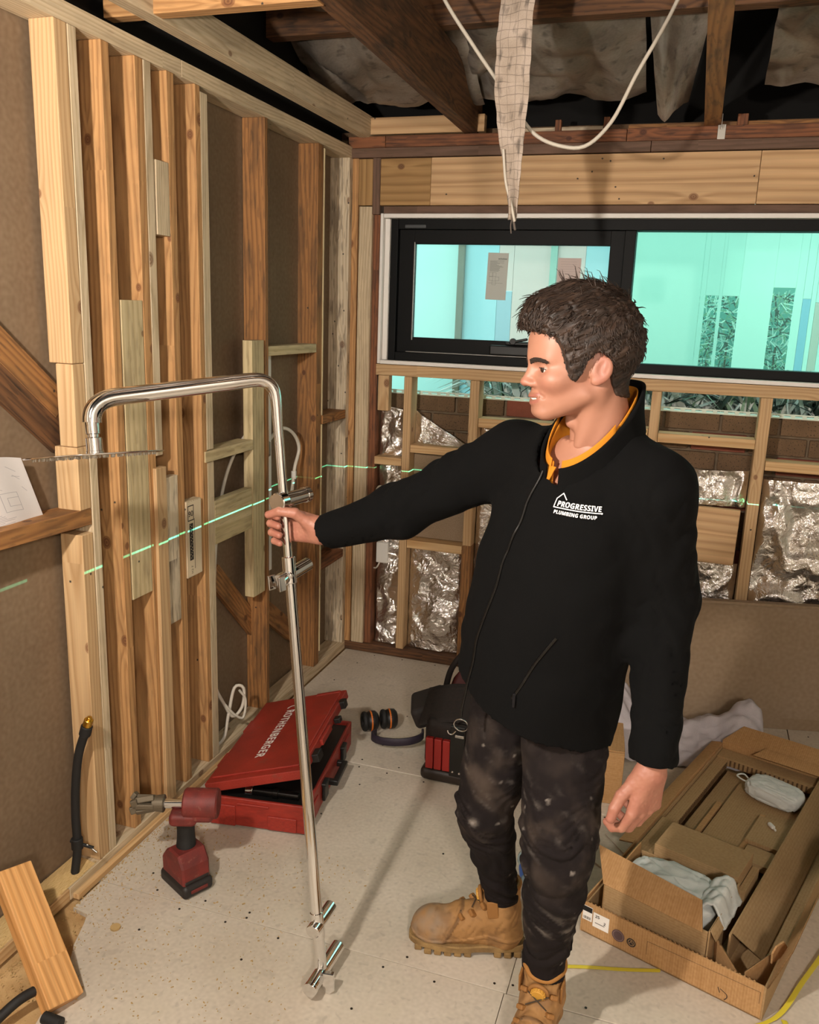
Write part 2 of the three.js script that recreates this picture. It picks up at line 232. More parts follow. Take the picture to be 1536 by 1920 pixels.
// ---------------------------------------------------------------- left wall: an open stud frame over the lining of the next room
const wl = struct('wall_left');
{
  const B = (...a) => board(wl, ...a), D = 0.09;
  B('lining_board', -0.12, -0.095, 0, 2.42, -0.2, 0.62, M.lining); B('lining_board', -0.12, -0.095, 0, 2.42, 0.623, 1.83, M.lining); B('lining_board', -0.12, -0.095, 0, 2.42, 1.832, 3.0, M.lining);
  B('lining_board', -0.12, -0.002, 0, 2.36, 3.0, 6.1, M.wall); B('outer_board', -0.14, -0.121, -0.1, 3.3, -0.4, 6.2, solid(0x0d0b09, 0.95));  // outer board is near-black: shade of the gap above the plate in its colour
  B('bottom_plate', -D, 0.004, 0, 0.04, -0.09, 2.06, M.grey); B('bottom_plate', -D, 0.004, 0, 0.04, 2.062, 3.0, M.pine);
  B('batten', 0.004, 0.026, 0, 0.018, 1.08, 2.05, M.pine);
  B('top_plate', -D, 0, 2.36, 2.408, -0.09, 1.37, M.grey); B('top_plate', -D, 0, 2.36, 2.408, 1.372, 3.4, M.grey);
  const stud = (z0, z1, y0, y1, d, mat, x = 0) => B('stud', x - d, x, y0, y1, z0, z1, mat, 0.003);
  stud(1.876, 1.923, 1.53, 2.36, 0.075, M.pinePale); stud(1.876, 1.923, 1.307, 1.529, 0.055, M.pinePale); stud(1.876, 1.923, 1.13, 1.306, 0.075, M.pinePale);
  stud(1.876, 1.923, 0.04, 1.061, 0.073, M.pinePale);
  stud(1.841, 1.874, 0.04, 2.36, D, M.grey);
  stud(1.714, 1.749, 0.04, 2.36, D, M.orange);
  stud(1.566, 1.604, 0.04, 2.36, D, M.orange); stud(1.528, 1.565, 1.23, 2.36, D, M.grey); stud(1.53, 1.565, 0.04, 1.0, D, M.orange, -0.028);
  stud(1.414, 1.451, 0.04, 2.36, D, M.orange);
  stud(1.271, 1.301, 0.04, 2.36, D, M.orange); stud(1.227, 1.27, 1.207, 2.345, D, M.grey); stud(1.227, 1.27, 0.04, 1.165, D, M.grey);
  stud(0.817, 0.842, 0.04, 2.36, 0.093, M.brown); stud(0.31, 0.364, 0.04, 2.36, 0.106, M.brown, -0.004); stud(0.3, 0.309, 1.23, 2.35, 0.05, M.green, 0); stud(0.3, 0.309, 0.1, 1.19, 0.05, M.green, 0);
  stud(-0.02, 0.031, 0.04, 2.36, 0.108, M.weathered, 0);
  stud(2.405, 2.45, 0.04, 2.36, D, M.pine);
  const pack = (z0, z1, y0, y1, d, mat, x = 0) => B('packer', x - d, x, y0, y1, z0, z1, mat, 0.002);
  pack(1.607, 1.708, 0.804, 1.70, 0.045, M.green, 0.0); pack(1.453, 1.519, 1.893, 2.104, 0.04, M.grey);
  pack(1.531, 1.585, 0.04, 1.195, 0.03, M.pinePale, 0.012); pack(1.458, 1.527, 0.66, 1.155, 0.03, M.weathered, 0.004); const stamped = pack(1.324, 1.412, 0.787, 1.054, 0.03, M.grey, 0.004);
  pack(0.862, 0.955, 0.576, 1.572, 0.04, M.green, 0.004);
  pack(0.66, 0.735, 0.6, 1.51, 0.02, M.white, -0.07);
  B('noggin', -0.06, 0.006, 1.167, 1.205, 0.958, 1.29, M.green); B('noggin', -0.03, 0.0, 0.86, 1.02, 0.957, 1.226, M.green);
  B('noggin', -0.07, -0.004, 1.51, 1.547, 0.366, 0.816, M.green); B('noggin', -0.09, 0, 1.19, 1.23, 0.034, 0.3, M.brown); B('noggin', -0.09, 0.0, 0.5, 0.54, 0.034, 0.3, M.red);
  bar(wl, 'noggin', V(-0.045, 1.128, 2.6), V(-0.045, 1.106, 1.876), 0.088, 0.046, M.brown);
  bar(wl, 'brace', V(-0.082, 1.86, 2.42), V(-0.082, 1.41, 1.888), 0.024, 0.075, M.brown); bar(wl, 'brace', V(-0.082, 1.77, 2.42), V(-0.082, 1.32, 1.888), 0.02, 0.09, M.dark);
  bar(wl, 'brace', V(-0.08, 0.71, 1.12), V(-0.08, 0.3, 0.72), 0.02, 0.085, M.brown); bar(wl, 'brace', V(-0.08, 0.5, 0.8), V(-0.08, 0.2, 0.4), 0.02, 0.085, M.brown);
  // printed stamp on the packer
  const c = document.createElement('canvas'); c.width = 128; c.height = 384; const g = c.getContext('2d'); g.fillStyle = '#d3c1a2'; g.fillRect(0, 0, 128, 384); g.fillStyle = '#2e2620'; g.strokeStyle = '#2e2620'; g.lineWidth = 5;
  g.strokeRect(6, 20, 50, 74); g.font = 'bold 40px sans-serif'; g.fillText('90', 9, 74); g.fillRect(16, 110, 34, 190); g.fillRect(60, 90, 4, 260); g.save(); g.translate(30, 372); g.rotate(-Math.PI / 2); g.font = '22px sans-serif'; g.fillText('H2 F', 0, 14); g.restore(); g.fillStyle = '#d3c1a2'; for (let i = 0; i < 20; i++) g.fillRect(20 + (i * 13) % 22, 116 + i * 9, 9, 3);
  const t = new THREE.CanvasTexture(c); t.colorSpace = THREE.SRGBColorSpace;
  const pg = new THREE.PlaneGeometry(0.084, 0.26); const st = part('stamp', pg, new THREE.MeshStandardMaterial({ map: t, roughness: 0.85, polygonOffset: true, polygonOffsetFactor: -1 }), stamped); st.position.set(0.0155, 0, 0); st.rotation.y = Math.PI / 2;
}
// ---------------------------------------------------------------- back wall: frame, brick skin outside it
const wb = struct('wall_back');
{
  const B = (...a) => board(wb, ...a);
  const st = (x0, x1, y0, y1, mat, z1 = 0, d = 0.09) => B('stud', x0, x1, y0, y1, z1 - d, z1, mat, 0.003);
  st(0.0, 0.03, 0.03, 2.36, M.orange); st(0.036, 0.1, 0.03, 2.155, M.grey); st(0.1, 0.136, 0.03, 2.36, M.red, -0.018, 0.07);
  B('bottom_plate', 0.0, 3.5, 0.0, 0.045, -0.09, 0.002, M.dark);
  B('top_plate', -0.09, 1.3, 2.36, 2.4, -0.09, 0.012, M.mauve); B('top_plate', 1.302, 3.5, 2.36, 2.4, -0.09, 0.012, M.mauve);
  B('top_plate', -0.02, 0.155, 2.402, 2.45, -0.09, 0.004, M.red); B('top_plate', 0.157, 1.2, 2.402, 2.45, -0.09, 0.004, M.red); B('top_plate', 1.202, 3.5, 2.402, 2.452, -0.09, 0.004, M.red);
  B('header', 0.032, 0.1, 2.159, 2.357, -0.045, 0, M.plyDark); B('header', 0.136, 0.372, 2.159, 2.357, -0.045, 0, M.plyDark); B('header', 0.373, 1.722, 2.159, 2.357, -0.045, 0.001, M.ply); B('header', 1.7235, 3.4, 2.159, 2.357, -0.045, 0, M.ply);
  B('packer', 0.1, 0.136, 2.12, 2.36, -0.02, 0.004, M.mauve);
  B('trim', 0.15, 3.4, 2.126, 2.157, -0.06, -0.012, M.mauve);
  B('sill', 0.138, 3.4, 1.402, 1.452, -0.09, 0.004, M.pinePale);
  st(0.15, 0.205, 1.235, 1.401, M.pinePale, 0.002, 0.045); st(0.279, 0.318, 0.045, 1.401, M.pinePale); st(0.598, 0.642, 0.62, 1.401, M.pinePale); st(0.598, 0.642, 0.045, 0.62, M.brown); st(0.99, 1.03, 0.045, 1.401, M.pinePale); st(1.40, 1.44, 0.045, 1.401, M.pinePale); st(1.835, 1.882, 0.045, 1.401, M.pinePale); st(2.27, 2.31, 0.045, 1.401, M.pinePale);
  const nog = (x0, x1, y0, y1) => B('noggin', x0, x1, y0, y1, -0.088, 0.0, M.pine);
  nog(0.14, 0.278, 0.975, 1.012); nog(0.32, 0.597, 1.045, 1.083); nog(0.32, 0.597, 0.575, 0.615); nog(0.644, 0.988, 1.19, 1.232); nog(1.032, 1.398, 1.2, 1.24); nog(1.442, 1.834, 1.185, 1.225); nog(1.884, 2.268, 1.10, 1.14); nog(1.032, 1.398, 0.7, 0.74);
  const nb = B('noggin', 1.5, 1.81, 0.675, 0.92, -0.03, -0.005, M.ply, 0.002, 0); nb.rotation.z = -0.018;
  B('bottom_shelf', 0.14, 3.4, -0.02, 0.0, -0.2, -0.09, M.dark);
  // brick skin
  const r = rng(9); const bl = 0.23, bh = 0.076, mj = 0.01; let row = 0;
  for (let y = 1.308 - bh; y > 0.25; y -= bh + mj, row++) for (let x = 0.02 - (row % 2) * 0.12; x < 3.0; x += bl + mj) {
    const m = B('brick', x + r() * 0.002, x + bl - r() * 0.002, y, y + bh - r() * 0.001, -0.27, -0.155 + r() * 0.006, r() < 0.86 ? M.brick : M.brickRed, 0.004); m.rotation.z = (r() - 0.5) * 0.006;
  }
  part('mortar', plankGeo(3.4, 1.3, 0.07, 0.002), M.mortar, wb).position.set(1.5, 0.65, -0.205);
  B('brick_outside', -0.6, 3.6, 2.2, 2.5, -0.27, -0.155, M.brick); B('brick_outside', -0.7, -0.0, 0, 2.4, -0.27, -0.155, M.brick); B('brick_outside', 2.95, 3.7, 0, 2.4, -0.27, -0.155, M.brick);
  // perforated vent strip on top of the bricks
  const holes = []; for (let x = 0.1; x < 2.9; x += 0.045) holes.push([[x, 0.006], [x + 0.028, 0.006], [x + 0.028, 0.014], [x, 0.014]]);
  const vs = extrude([[0.06, 0], [2.95, 0], [2.95, 0.02], [0.06, 0.02]], 0.002, 0, holes); vs.translate(0, 1.306, -0.153); part('vent_strip', vs, solid(0xd9e6d8, 0.5), wb);
  const vt = rbox(2.9, 0.002, 0.08, 0.001, 1); vt.translate(1.5, 1.309, -0.19); part('vent_strip', vt, solid(0xd9e6d8, 0.5), wb);
}
// ---------------------------------------------------------------- window: awning sash on the left, fixed light on the right
const win = struct('window_1');
{
  const B = (n, x0, x1, y0, y1, z0, z1, m, b = 0.003) => board(win, n, x0, x1, y0, y1, z0, z1, m, b);
  const X1 = 2.62;
  B('reveal', 0.142, 0.156, 1.455, 2.125, -0.13, 0.004, M.white); B('reveal', 0.157, X1, 2.105, 2.124, -0.13, 0.004, M.white); B('reveal', 0.157, X1, 1.454, 1.472, -0.13, 0.006, M.white);
  B('frame', 0.1805, 0.2155, 1.471, 2.1055, -0.12, -0.035, M.black); B('frame', 0.216, X1, 2.06, 2.1055, -0.12, -0.035, M.black); B('frame', 0.216, X1, 1.473, 1.512, -0.12, -0.033, M.black); B('frame', 1.226, 1.272, 1.512, 2.06, -0.12, -0.035, M.black);
  B('reveal', 0.157, 0.181, 1.473, 2.104, -0.13, -0.02, M.white);
  const sash = part('sash', merge([place(rbox(0.078, 0.552, 0.04), 0.247, 1.786, -0.085), place(rbox(0.068, 0.552, 0.04), 1.199, 1.786, -0.085), place(rbox(0.9, 0.063, 0.036), 0.72, 2.031, -0.085), place(rbox(0.9, 0.072, 0.036), 0.72, 1.545, -0.085)]), M.black, win);
  part('glazing_bead', merge([place(rbox(0.006, 0.44, 0.006, 0.002), 0.288, 1.788, -0.064), place(rbox(0.9, 0.005, 0.006, 0.002), 0.72, 1.515, -0.033)]), solid(0x8c8a86, 0.4, 0.6), sash);
  const fb = new THREE.MeshPhysicalMaterial({ color: 0x060707, roughness: 0.55, specularIntensity: 0.35 }); win.traverse((q) => { if (q.isMesh && q.material === M.black) q.material = fb; });
  const glassL = new THREE.MeshPhysicalMaterial({ color: 0xffffff, roughness: 0.3, transmission: 1, thickness: 0, ior: 1.3, specularIntensity: 0.08 });
  const glassR = new THREE.MeshPhysicalMaterial({ color: 0xe8fff9, roughness: 0.22, transmission: 1, thickness: 0, ior: 1.3, specularIntensity: 0.08 });
  B('pane', 0.28, 1.172, 1.57, 2.006, -0.09, -0.086, glassL, 0.0005); B('pane', 1.268, X1, 1.51, 2.062, -0.09, -0.086, glassR, 0.0005);
  // winder box
  const w = part('winder', merge([place(rbox(0.3, 0.045, 0.035, 0.008), 0.82, 1.54, -0.045), place(rbox(0.12, 0.014, 0.02, 0.005), 0.8, 1.572, -0.05)]), M.black, win);
  part('handle', merge([place(rbox(0.085, 0.012, 0.012, 0.005), 0.8, 1.585, -0.04, 0, 0, 0.22), place(cyl(0.014, 0.014, 0.02), 0.775, 1.582, -0.042, Math.PI / 2, 0, 0)]), M.black, w);
  part('hinge_cover', place(rbox(0.1, 0.016, 0.01), 0.30, 2.072, -0.03), solid(0x3a3d3f, 0.5), win);
  const label = (w0, h0, bg, draw) => { const c = document.createElement('canvas'); c.width = Math.round(w0 * 1600); c.height = Math.round(h0 * 1600); const g = c.getContext('2d'); g.fillStyle = bg; g.fillRect(0, 0, c.width, c.height); draw(g, c.width, c.height); const t = new THREE.CanvasTexture(c); t.colorSpace = THREE.SRGBColorSpace; return new THREE.MeshStandardMaterial({ map: t, roughness: 0.8 }); };
  const mk = (x0, x1, y0, y1, m, skew = 0) => { const g = new THREE.PlaneGeometry(x1 - x0, y1 - y0); const p = part('paper_label', g, m, win); p.position.set((x0 + x1) / 2, (y0 + y1) / 2, -0.0845); p.rotation.z = skew; };
  mk(0.628, 0.722, 1.762, 1.966, label(0.094, 0.204, '#b9beb8', (g, w, h) => { g.fillStyle = '#59605e'; g.font = 'italic bold 17px sans-serif'; g.fillText('window', w * 0.5, h * 0.14); for (let i = 0; i < 13; i++) g.fillRect(w * 0.12, h * (0.17 + i * 0.018), w * (0.3 + 0.4 * hash3(i, 3, 1)), 1.5); g.strokeStyle = '#59605e'; for (let i = 0; i < 5; i++) g.strokeRect(w * (0.12 + 0.15 * (i % 3)), h * (0.42 + 0.09 * (i >> 1)), w * 0.18, h * 0.08); g.fillRect(w * 0.1, h * 0.64, w * 0.7, 1); }), -0.02);
  mk(0.945, 1.046, 1.845, 1.948, label(0.1, 0.1, '#c7b9b5', (g, w, h) => { g.fillStyle = '#8f7f7c'; for (let i = 0; i < 6; i++) g.fillRect(w * 0.12, h * (0.15 + i * 0.1), w * 0.7, 1); }));
}
// ---------------------------------------------------------------- outside: paving, a pale fence, flax leaves
{
  const out = struct('ground_outside'); board(out, 'paving', -8, 9, -0.4, -0.3, -9, -0.28, mottled(40, 0x9a9a8c, 0x7d8070, 2, 4, null, 0.95, 0.001, 128));
  const fence = thing('fence', 'pale panel fence standing outside behind the obscure window glass', 'fence', [0, 0, -2.2]);
  const pale = solid(0xe9ece6, 0.8), paleGrey = solid(0xb9c4c0, 0.8), cool = solid(0xcfd8d6, 0.8);
  const P = (n, x0, x1, y0, y1, m, z0 = 0, z1 = 0.03) => board(fence, n, x0, x1, y0, y1, z0, z1, m);
  const aqua = solid(0xb8e2de, 0.8), blue = solid(0x9fd4de, 0.8), warm = solid(0xd8c6bf, 0.8), mint = solid(0xd6ece6, 0.8), mintB = solid(0xe2f4ef, 0.8);  // tints put the cyan glow and warm cast of the panes into the panels
  P('panel', -4.5, -0.075, -0.3, 3.4, aqua); P('post', -0.074, -0.03, -0.3, 3.4, solid(0x6d6a58, 0.8), -0.01, 0.06); P('panel', -0.029, 0.21, -0.3, 3.4, blue); P('panel', 0.212, 0.315, -0.3, 1.86, solid(0x98bccb, 0.8)); P('panel', 0.212, 0.315, 1.862, 3.4, warm); P('panel', 0.317, 0.566, -0.3, 3.4, warm); P('post', 0.568, 0.612, -0.3, 3.4, solid(0x8fbfb0, 0.8), 0, 0.05); P('panel', 0.614, 0.80, -0.3, 3.4, warm); P('panel', 0.802, 1.1, -0.3, 3.4, blue);
  P('panel', 1.101, 1.55, -0.3, 3.4, mint); P('panel', 1.551, 1.583, -0.3, 3.4, mint); P('panel', 1.583, 1.665, 1.866, 3.4, mint); P('panel', 1.665, 1.685, -0.3, 3.4, mint); P('panel', 1.685, 1.79, 1.866, 3.4, mint); P('panel', 1.79, 1.985, -0.3, 3.4, mintB); P('panel', 1.985, 2.115, 1.925, 3.4, mintB); P('panel', 2.115, 2.162, -0.3, 3.4, mintB); P('panel', 2.163, 2.21, -0.3, 1.86, solid(0x9fc4e2, 0.8)); P('panel', 2.163, 2.21, 1.861, 3.4, mintB); P('panel', 2.211, 2.238, -0.3, 3.4, mintB); P('panel', 2.239, 2.285, -0.3, 1.84, warm); P('panel', 2.239, 2.285, 1.841, 3.4, mintB); P('panel', 2.286, 5.2, -0.3, 3.4, mintB);
  board(fence, 'added_backing', 1.3, 2.7, -0.3, 2.6, -0.75, -0.7, solid(0x6fa39c, 0.9)); board(fence, 'added_backing', -1.2, 4.6, -0.3, 0.9, 0.5, 0.52, solid(0x33463c, 0.9));  // added panels: mid tone behind the hedge, dark shade behind the flax
  const flax = thing('flax_plant', 'dense pale flax leaves growing outside below the window sill', 'plant', [0, -0.3, -0.5]); const r = rng(31);
  const mats = [solid(0xf6f8f4, 0.6), solid(0x8fae92, 0.6), solid(0x2c3d34, 0.6), solid(0xb9ccc8, 0.6)];  // white and near-black leaves put lit blades and shaded gaps into colour
  const G = [[], [], [], []];
  for (let i = 0; i < 1700; i++) {
    const x = 0.6 + r() * 2.1, z = -0.2 + r() * 0.3, h = 2.72 + r() * 0.4, lx = (r() - 0.5) * 1.1, lz = (r() - 0.5) * 0.15, w = 0.007 + r() * 0.014; const tw = r() * 3;
    G[[0, 0, 0, 0, 1, 2, 3, 3][Math.floor(r() * 8)]].push(sheetGeo((u, v) => V(x + lx * v * v * v + Math.cos(tw) * (u - 0.5) * w * 2 * (1 - Math.pow(v, 6)), h * v * (1 - 0.45 * v * v), z + lz * v * v + Math.sin(tw) * (u - 0.5) * w * 2 * (1 - Math.pow(v, 6))), 1, 8, 0.001));
  }
  const hedge = thing('hedge', 'pale leafy hedge added behind the fence gaps for the strips in the right pane', 'hedge', [0, -0.3, -2.45]); const HG = [[], [], [], []];  // added leaves standing in for the leafy strips of the right pane
  for (let i = 0; i < 2600; i++) { const x = 1.5 + r() * 0.75, y = 0.9 + r() * 1.3, a = r() * 6.28, l = 0.03 + r() * 0.05, w = 0.004 + r() * 0.006, dz = -0.15 * r(); HG[Math.floor(r() * 4)].push(sheetGeo((u, v) => V(x + Math.cos(a) * (v - 0.5) * l - Math.sin(a) * (u - 0.5) * w, y + Math.sin(a) * (v - 0.5) * l + Math.cos(a) * (u - 0.5) * w, dz + 0.02 * v), 1, 1, 0.001)); }
  part('stems', merge([1.62, 1.74, 1.86, 2.05].map((x) => rod(V(x, 0, -0.06), V(x + 0.02, 1.9, -0.08), 0.015, 0.006, 8))), solid(0x5b4a38, 0.9), hedge);
  HG.forEach((g, i) => { part('leaves', merge(g), mats[i], hedge).userData.kind = 'stuff'; });
  G.forEach((g, i) => { part('leaves', merge(g), mats[i], flax).userData.kind = 'stuff'; });
}
// ---------------------------------------------------------------- roof space
const ceil = struct('ceiling');
{
  const B = (...a) => board(ceil, ...a);
  bar(ceil, 'ledger', V(0.055, 2.492, 3.4), V(0.055, 2.492, -0.06), 0.05, 0.092, M.grey);
  B('joist', -0.08, 0.56, 2.45, 2.56, 1.58, 1.625, M.orange);
  const rj = B('joist', 0.515, 0.575, 2.455, 2.68, -0.09, 3.6, M.dark); rj.position.x += 0.03; rj.rotation.y = 0.02;
  B('joist', 1.497, 1.56, 2.452, 2.54, -0.09, 3.6, M.brown);
  B('joist', 2.45, 2.5, 2.452, 2.6, -0.09, 3.6, M.dark);
  B('purlin', -0.1, 3.4, 2.68, 2.78, 0.58, 0.64, M.dark); B('purlin', -0.1, 3.4, 2.76, 2.86, 1.5, 1.56, M.dark); B('purlin', -0.1, 3.4, 2.9, 3.0, 2.5, 2.56, M.dark);
  B('blocking', 0.03, 0.6, 2.46, 2.53, -0.05, -0.01, M.ply); 
  for (const [x0, x1, h] of [[0.9, 0.925, 2.5], [1.1, 1.125, 2.505], [1.62, 1.66, 2.5]]) B('blocking', x0, x1, 2.452, h, -0.06, -0.03, M.red);
  B('blocking', 0.66, 1.1, 2.452, 2.475, -0.08, -0.05, M.weathered); B('blocking', 1.2, 2.2, 2.452, 2.475, -0.08, -0.045, M.brown);
  const br = part('joist_bracket', merge([place(rbox(0.03, 0.06, 0.003, 0.001, 1), 1.565, 2.425, 0.008), place(rbox(0.003, 0.05, 0.04, 0.001, 1), 1.563, 2.46, 0.03)]), M.steel, ceil); void br;
  // sagging foil under the roof: bays between the joists
  const sag = (x0, x1, seed, s = 0.05, z1 = 3.4, y0 = 2.6, f = () => 0) => part('sarking', sheetGeo((u, v) => { const x = lerp(x0, x1, u), z = lerp(0.1, z1, v * v * 0.6 + v * 0.4); return V(x, 2.555 + y0 - 2.6 + 0.22 * Math.min(1, (z - 0.1) / 0.52) + 0.19 * Math.max(0, z - 0.62) - s * Math.sin(u * Math.PI) * (0.3 + 0.7 * Math.sin(Math.min(1, v * 2.2) * Math.PI * 0.9)) + 0.035 * (1 - 2 * Math.abs(noise3(x * 4 + fbm(x * 3, z * 3, seed, 2), z * 3, seed))) + 0.02 * fbm(x * 9, z * 8, seed, 3) + f(u, v), z - 0.02); }, 40, 70, 0.002, [x1 - x0, z1]), M.roofFoil, ceil);
  sag(-0.1, 0.62, 1, 0.06); sag(0.6, 1.27, 2, 0.05, 3.4, 2.6); sag(1.7, 2.5, 3, 0.07, 3.4, 2.6); sag(2.5, 3.5, 4, 0.05);
  // torn flap of foil
  part('sarking', sheetGeo((u, v) => { const x = lerp(1.29, 1.5 - 0.1 * v, u), y = 2.72 - 0.26 * v * (1 - 0.35 * Math.abs(u - 0.25)); return V(x + 0.03 * v, y, 0.5 - 0.42 * v + 0.03 * Math.sin(u * 7 + v * 3) + 0.02 * noise3(u * 5, v * 5, 3)); }, 20, 20, 0.002, [0.3, 0.5]), M.roofFoil, ceil);
  const roofShade = solid(0x0d0b09, 0.95); B('roof_deck', -0.3, 3.7, 3.3, 3.34, -0.4, 6.2, roofShade);  // near-black puts the dark of the roof space into deck and fascia
  B('roof_fascia', -0.3, 3.7, 2.45, 3.34, -0.42, -0.3, roofShade);
}
// green laser level standing behind the worker: its fan leaves a slot between two plates
{
  const t = thing('laser_level', 'small black laser level on a pole, hidden behind the standing worker', 'laser level', [1.24, 0, 0.45]); const hs = solid(0x141414, 0.7), y = 0.952;
  const gap = 0.0004; part('housing', merge([place(new THREE.CylinderGeometry(0.1, 0.1, 0.05, 96), 0, y + 0.025 + gap / 2, 0), place(new THREE.CylinderGeometry(0.1, 0.1, 0.05, 96), 0, y - 0.025 - gap / 2, 0)]), hs, t); part('pole', place(new THREE.CylinderGeometry(0.014, 0.014, 0.902, 16), 0, 0.451, 0), hs, t);
  const l = new THREE.PointLight(new THREE.Color().setRGB(0.14, 1.0, 0.74), 26, 0, 2); l.position.set(1.24, y, 0.45); l.castShadow = true; l.shadow.radius = 0.002; scene.add(l);
}
// unseen right and rear walls, made pale to bounce light into the room
{
  const wr = struct('wall_right'); board(wr, 'lining_board', 3.42, 3.5, 0, 3.3, -0.2, 6.1, M.wall);
  const wk = struct('wall_rear'); board(wk, 'lining_board', -0.14, 3.5, 0, 3.3, 6.02, 6.1, M.wall);
}
// ---------------------------------------------------------------- foil insulation in the wall bays
function foilPiece(label, x0, x1, y0, y1, z, seed, { amp = 0.022, bulge = 0.02, topL = 0, topR = 0, hole = null } = {}) {
  const nx = Math.max(12, Math.round((x1 - x0) / 0.008)), ny = Math.max(12, Math.round((y1 - y0) / 0.008));
  const t = thing('foil_insulation', label, 'insulation', [x0, y0, z]);
  const g = sheetGeo((u, v) => {
    const x = (x1 - x0) * u, top = y1 - y0 - lerp(topL, topR, u), y = top * v; const w = fbm(x * 5 + seed, y * 5, seed, 2) * 0.8;
    const rg = (f, s) => 1 - Math.abs(noise3(x * f + w * 1.4, y * f * 0.8 + w + seed, s)) * 2;
    let dz = bulge * Math.sin(u * Math.PI) + amp * (0.95 * rg(5, seed) + 0.35 * rg(11, seed + 3) + 0.05 * noise3(x * 50, y * 50, seed)) * smooth(0, 0.12, Math.min(u, 1 - u) + 0.05);
    if (hole) { const q = Math.hypot((x - hole[0]) / hole[2], (y - hole[1]) / hole[2]); dz += 0.05 * Math.exp(-q * q * 1.2) - 0.06 * Math.exp(-Math.pow((x - hole[0] - 0.01) / 0.025, 2) - Math.pow((y - hole[1] - 0.02) / 0.02, 2)); }
    return V(x, y, Math.min(dz, 0.05));
  }, nx, ny, 0.0015, [x1 - x0, y1 - y0]);
  part('foil', g, M.foil, t); return t;
}
foilPiece('crumpled silver foil insulation in the narrow corner bay left of the window', 0.145, 0.277, 1.015, 1.26, -0.07, 1, { topR: 0.02 });
foilPiece('tall strip of wrinkled foil insulation behind the white socket box', 0.145, 0.277, 0.05, 0.97, -0.075, 2, { amp: 0.026 });
foilPiece('silver foil insulation with a slanting top edge below the bricks', 0.322, 0.596, 1.086, 1.26, -0.07, 3, { topL: 0.02, topR: 0.17, amp: 0.018 });
foilPiece('torn foil insulation with a round bulge near the floor beside the tool bag', 0.322, 0.596, 0.05, 0.572, -0.07, 4, { amp: 0.018, hole: [0.165, 0.14, 0.07] });
foilPiece('foil insulation behind the standing worker in the bay left of his back', 0.646, 0.986, 0.05, 1.186, -0.07, 5);
foilPiece('foil insulation behind the worker under the middle noggin', 1.034, 1.396, 0.05, 0.698, -0.07, 6);
foilPiece('crumpled foil insulation tucked above the square plywood noggin', 1.446, 1.83, 0.925, 1.085, -0.07, 7, { amp: 0.034, topL: 0.02 });
foilPiece('small piece of foil insulation showing under the square plywood noggin', 1.446, 1.83, 0.5, 0.668, -0.075, 8, { amp: 0.03 });
foilPiece('large wrinkled foil insulation sheet in the rightmost bay under the window', 1.89, 2.266, 0.5, 1.065, -0.07, 9, { amp: 0.04, topL: 0.01 });
{ const t = thing('backing_board', 'plain tan backing board set between two noggins behind the outstretched arm', 'board', [0.32, 0.617, -0.075]); part('board', place(rbox(0.275, 0.425, 0.01, 0.001, 1), 0.138, 0.2135, 0), M.plaster, t); }
// low beige board along the foot of the back wall
{
  const t = thing('wall_board', 'wide beige board standing on edge below the foil, behind the open carton', 'board', [1.45, 0, 0.24], 0.24);
  const b = part('board', plankGeo(1.02, 0.553, 0.02, 0.002), M.plaster, t); b.position.set(0.42, 0.2765, 0);
  const c = part('top_cap', plankGeo(1.02, 0.012, 0.035, 0.002), M.plaster, t); c.position.set(0.42, 0.5595, 0.004);
}
// ---------------------------------------------------------------- things on and in the walls
{ const t = thing('socket_box', 'small white socket box with a cable on the foil in the corner bay', 'socket', [0.185, 0.475, -0.035]);
  part('box', place(rbox(0.062, 0.105, 0.03, 0.006), 0, 0.052, 0), M.whitePlastic, t); part('cable', tube([V(0, 0.1, 0), V(-0.03, 0.2, 0.01), V(-0.045, 0.33, 0.015), V(-0.02, 0.39, 0.02), V(0.03, 0.37, 0.015), V(0.05, 0.32, 0.005)], 0.004), M.cable, t); part('cable', tube([V(-0.01, 0.01, 0), V(-0.03, -0.03, 0.005), V(-0.045, -0.035, 0)], 0.004, 20), M.cable, t); }
{ const t = thing('white_cable', 'thick white cable hanging in the open bay and coiled near the floor', 'cable', [0, 0, 0]);
  part('cable', tube([V(-0.05, 1.22, 0.9), V(-0.06, 1.16, 0.97), V(-0.075, 1.05, 1.03), V(-0.078, 0.85, 1.09), V(-0.07, 0.62, 1.13), V(-0.05, 0.42, 1.17), V(-0.045, 0.3, 1.18), V(-0.03, 0.2, 1.14), V(-0.01, 0.13, 1.1), V(0.01, 0.16, 1.07), V(0.01, 0.24, 1.06), V(-0.01, 0.25, 1.08), V(-0.02, 0.15, 1.12), V(-0.025, 0.06, 1.15), V(-0.03, 0.046, 1.19)], 0.0065, 140, 8), M.cable, t);
  part('cable', tube([V(-0.03, 0.2, 1.14), V(0.0, 0.14, 1.105), V(0.018, 0.12, 1.08), V(0.02, 0.19, 1.06), V(0.005, 0.235, 1.08)], 0.005, 60, 8), M.cable, t); }
{ const t = thing('grey_cable', 'pale grey cable looped over the pipe in the bay near the corner', 'cable', [0, 0, 0]);
  part('cable', tube([V(-0.08, 1.16, 0.66), V(-0.06, 1.2, 0.6), V(-0.05, 1.17, 0.5), V(-0.045, 1.1, 0.45), V(-0.05, 1.02, 0.48), V(-0.05, 0.95, 0.5), V(-0.06, 0.8, 0.52)], 0.0075, 60, 8), M.cable, t); part('plug', place(cyl(0.011, 0.011, 0.035), -0.05, 0.985, 0.49), M.whitePlastic, t); }
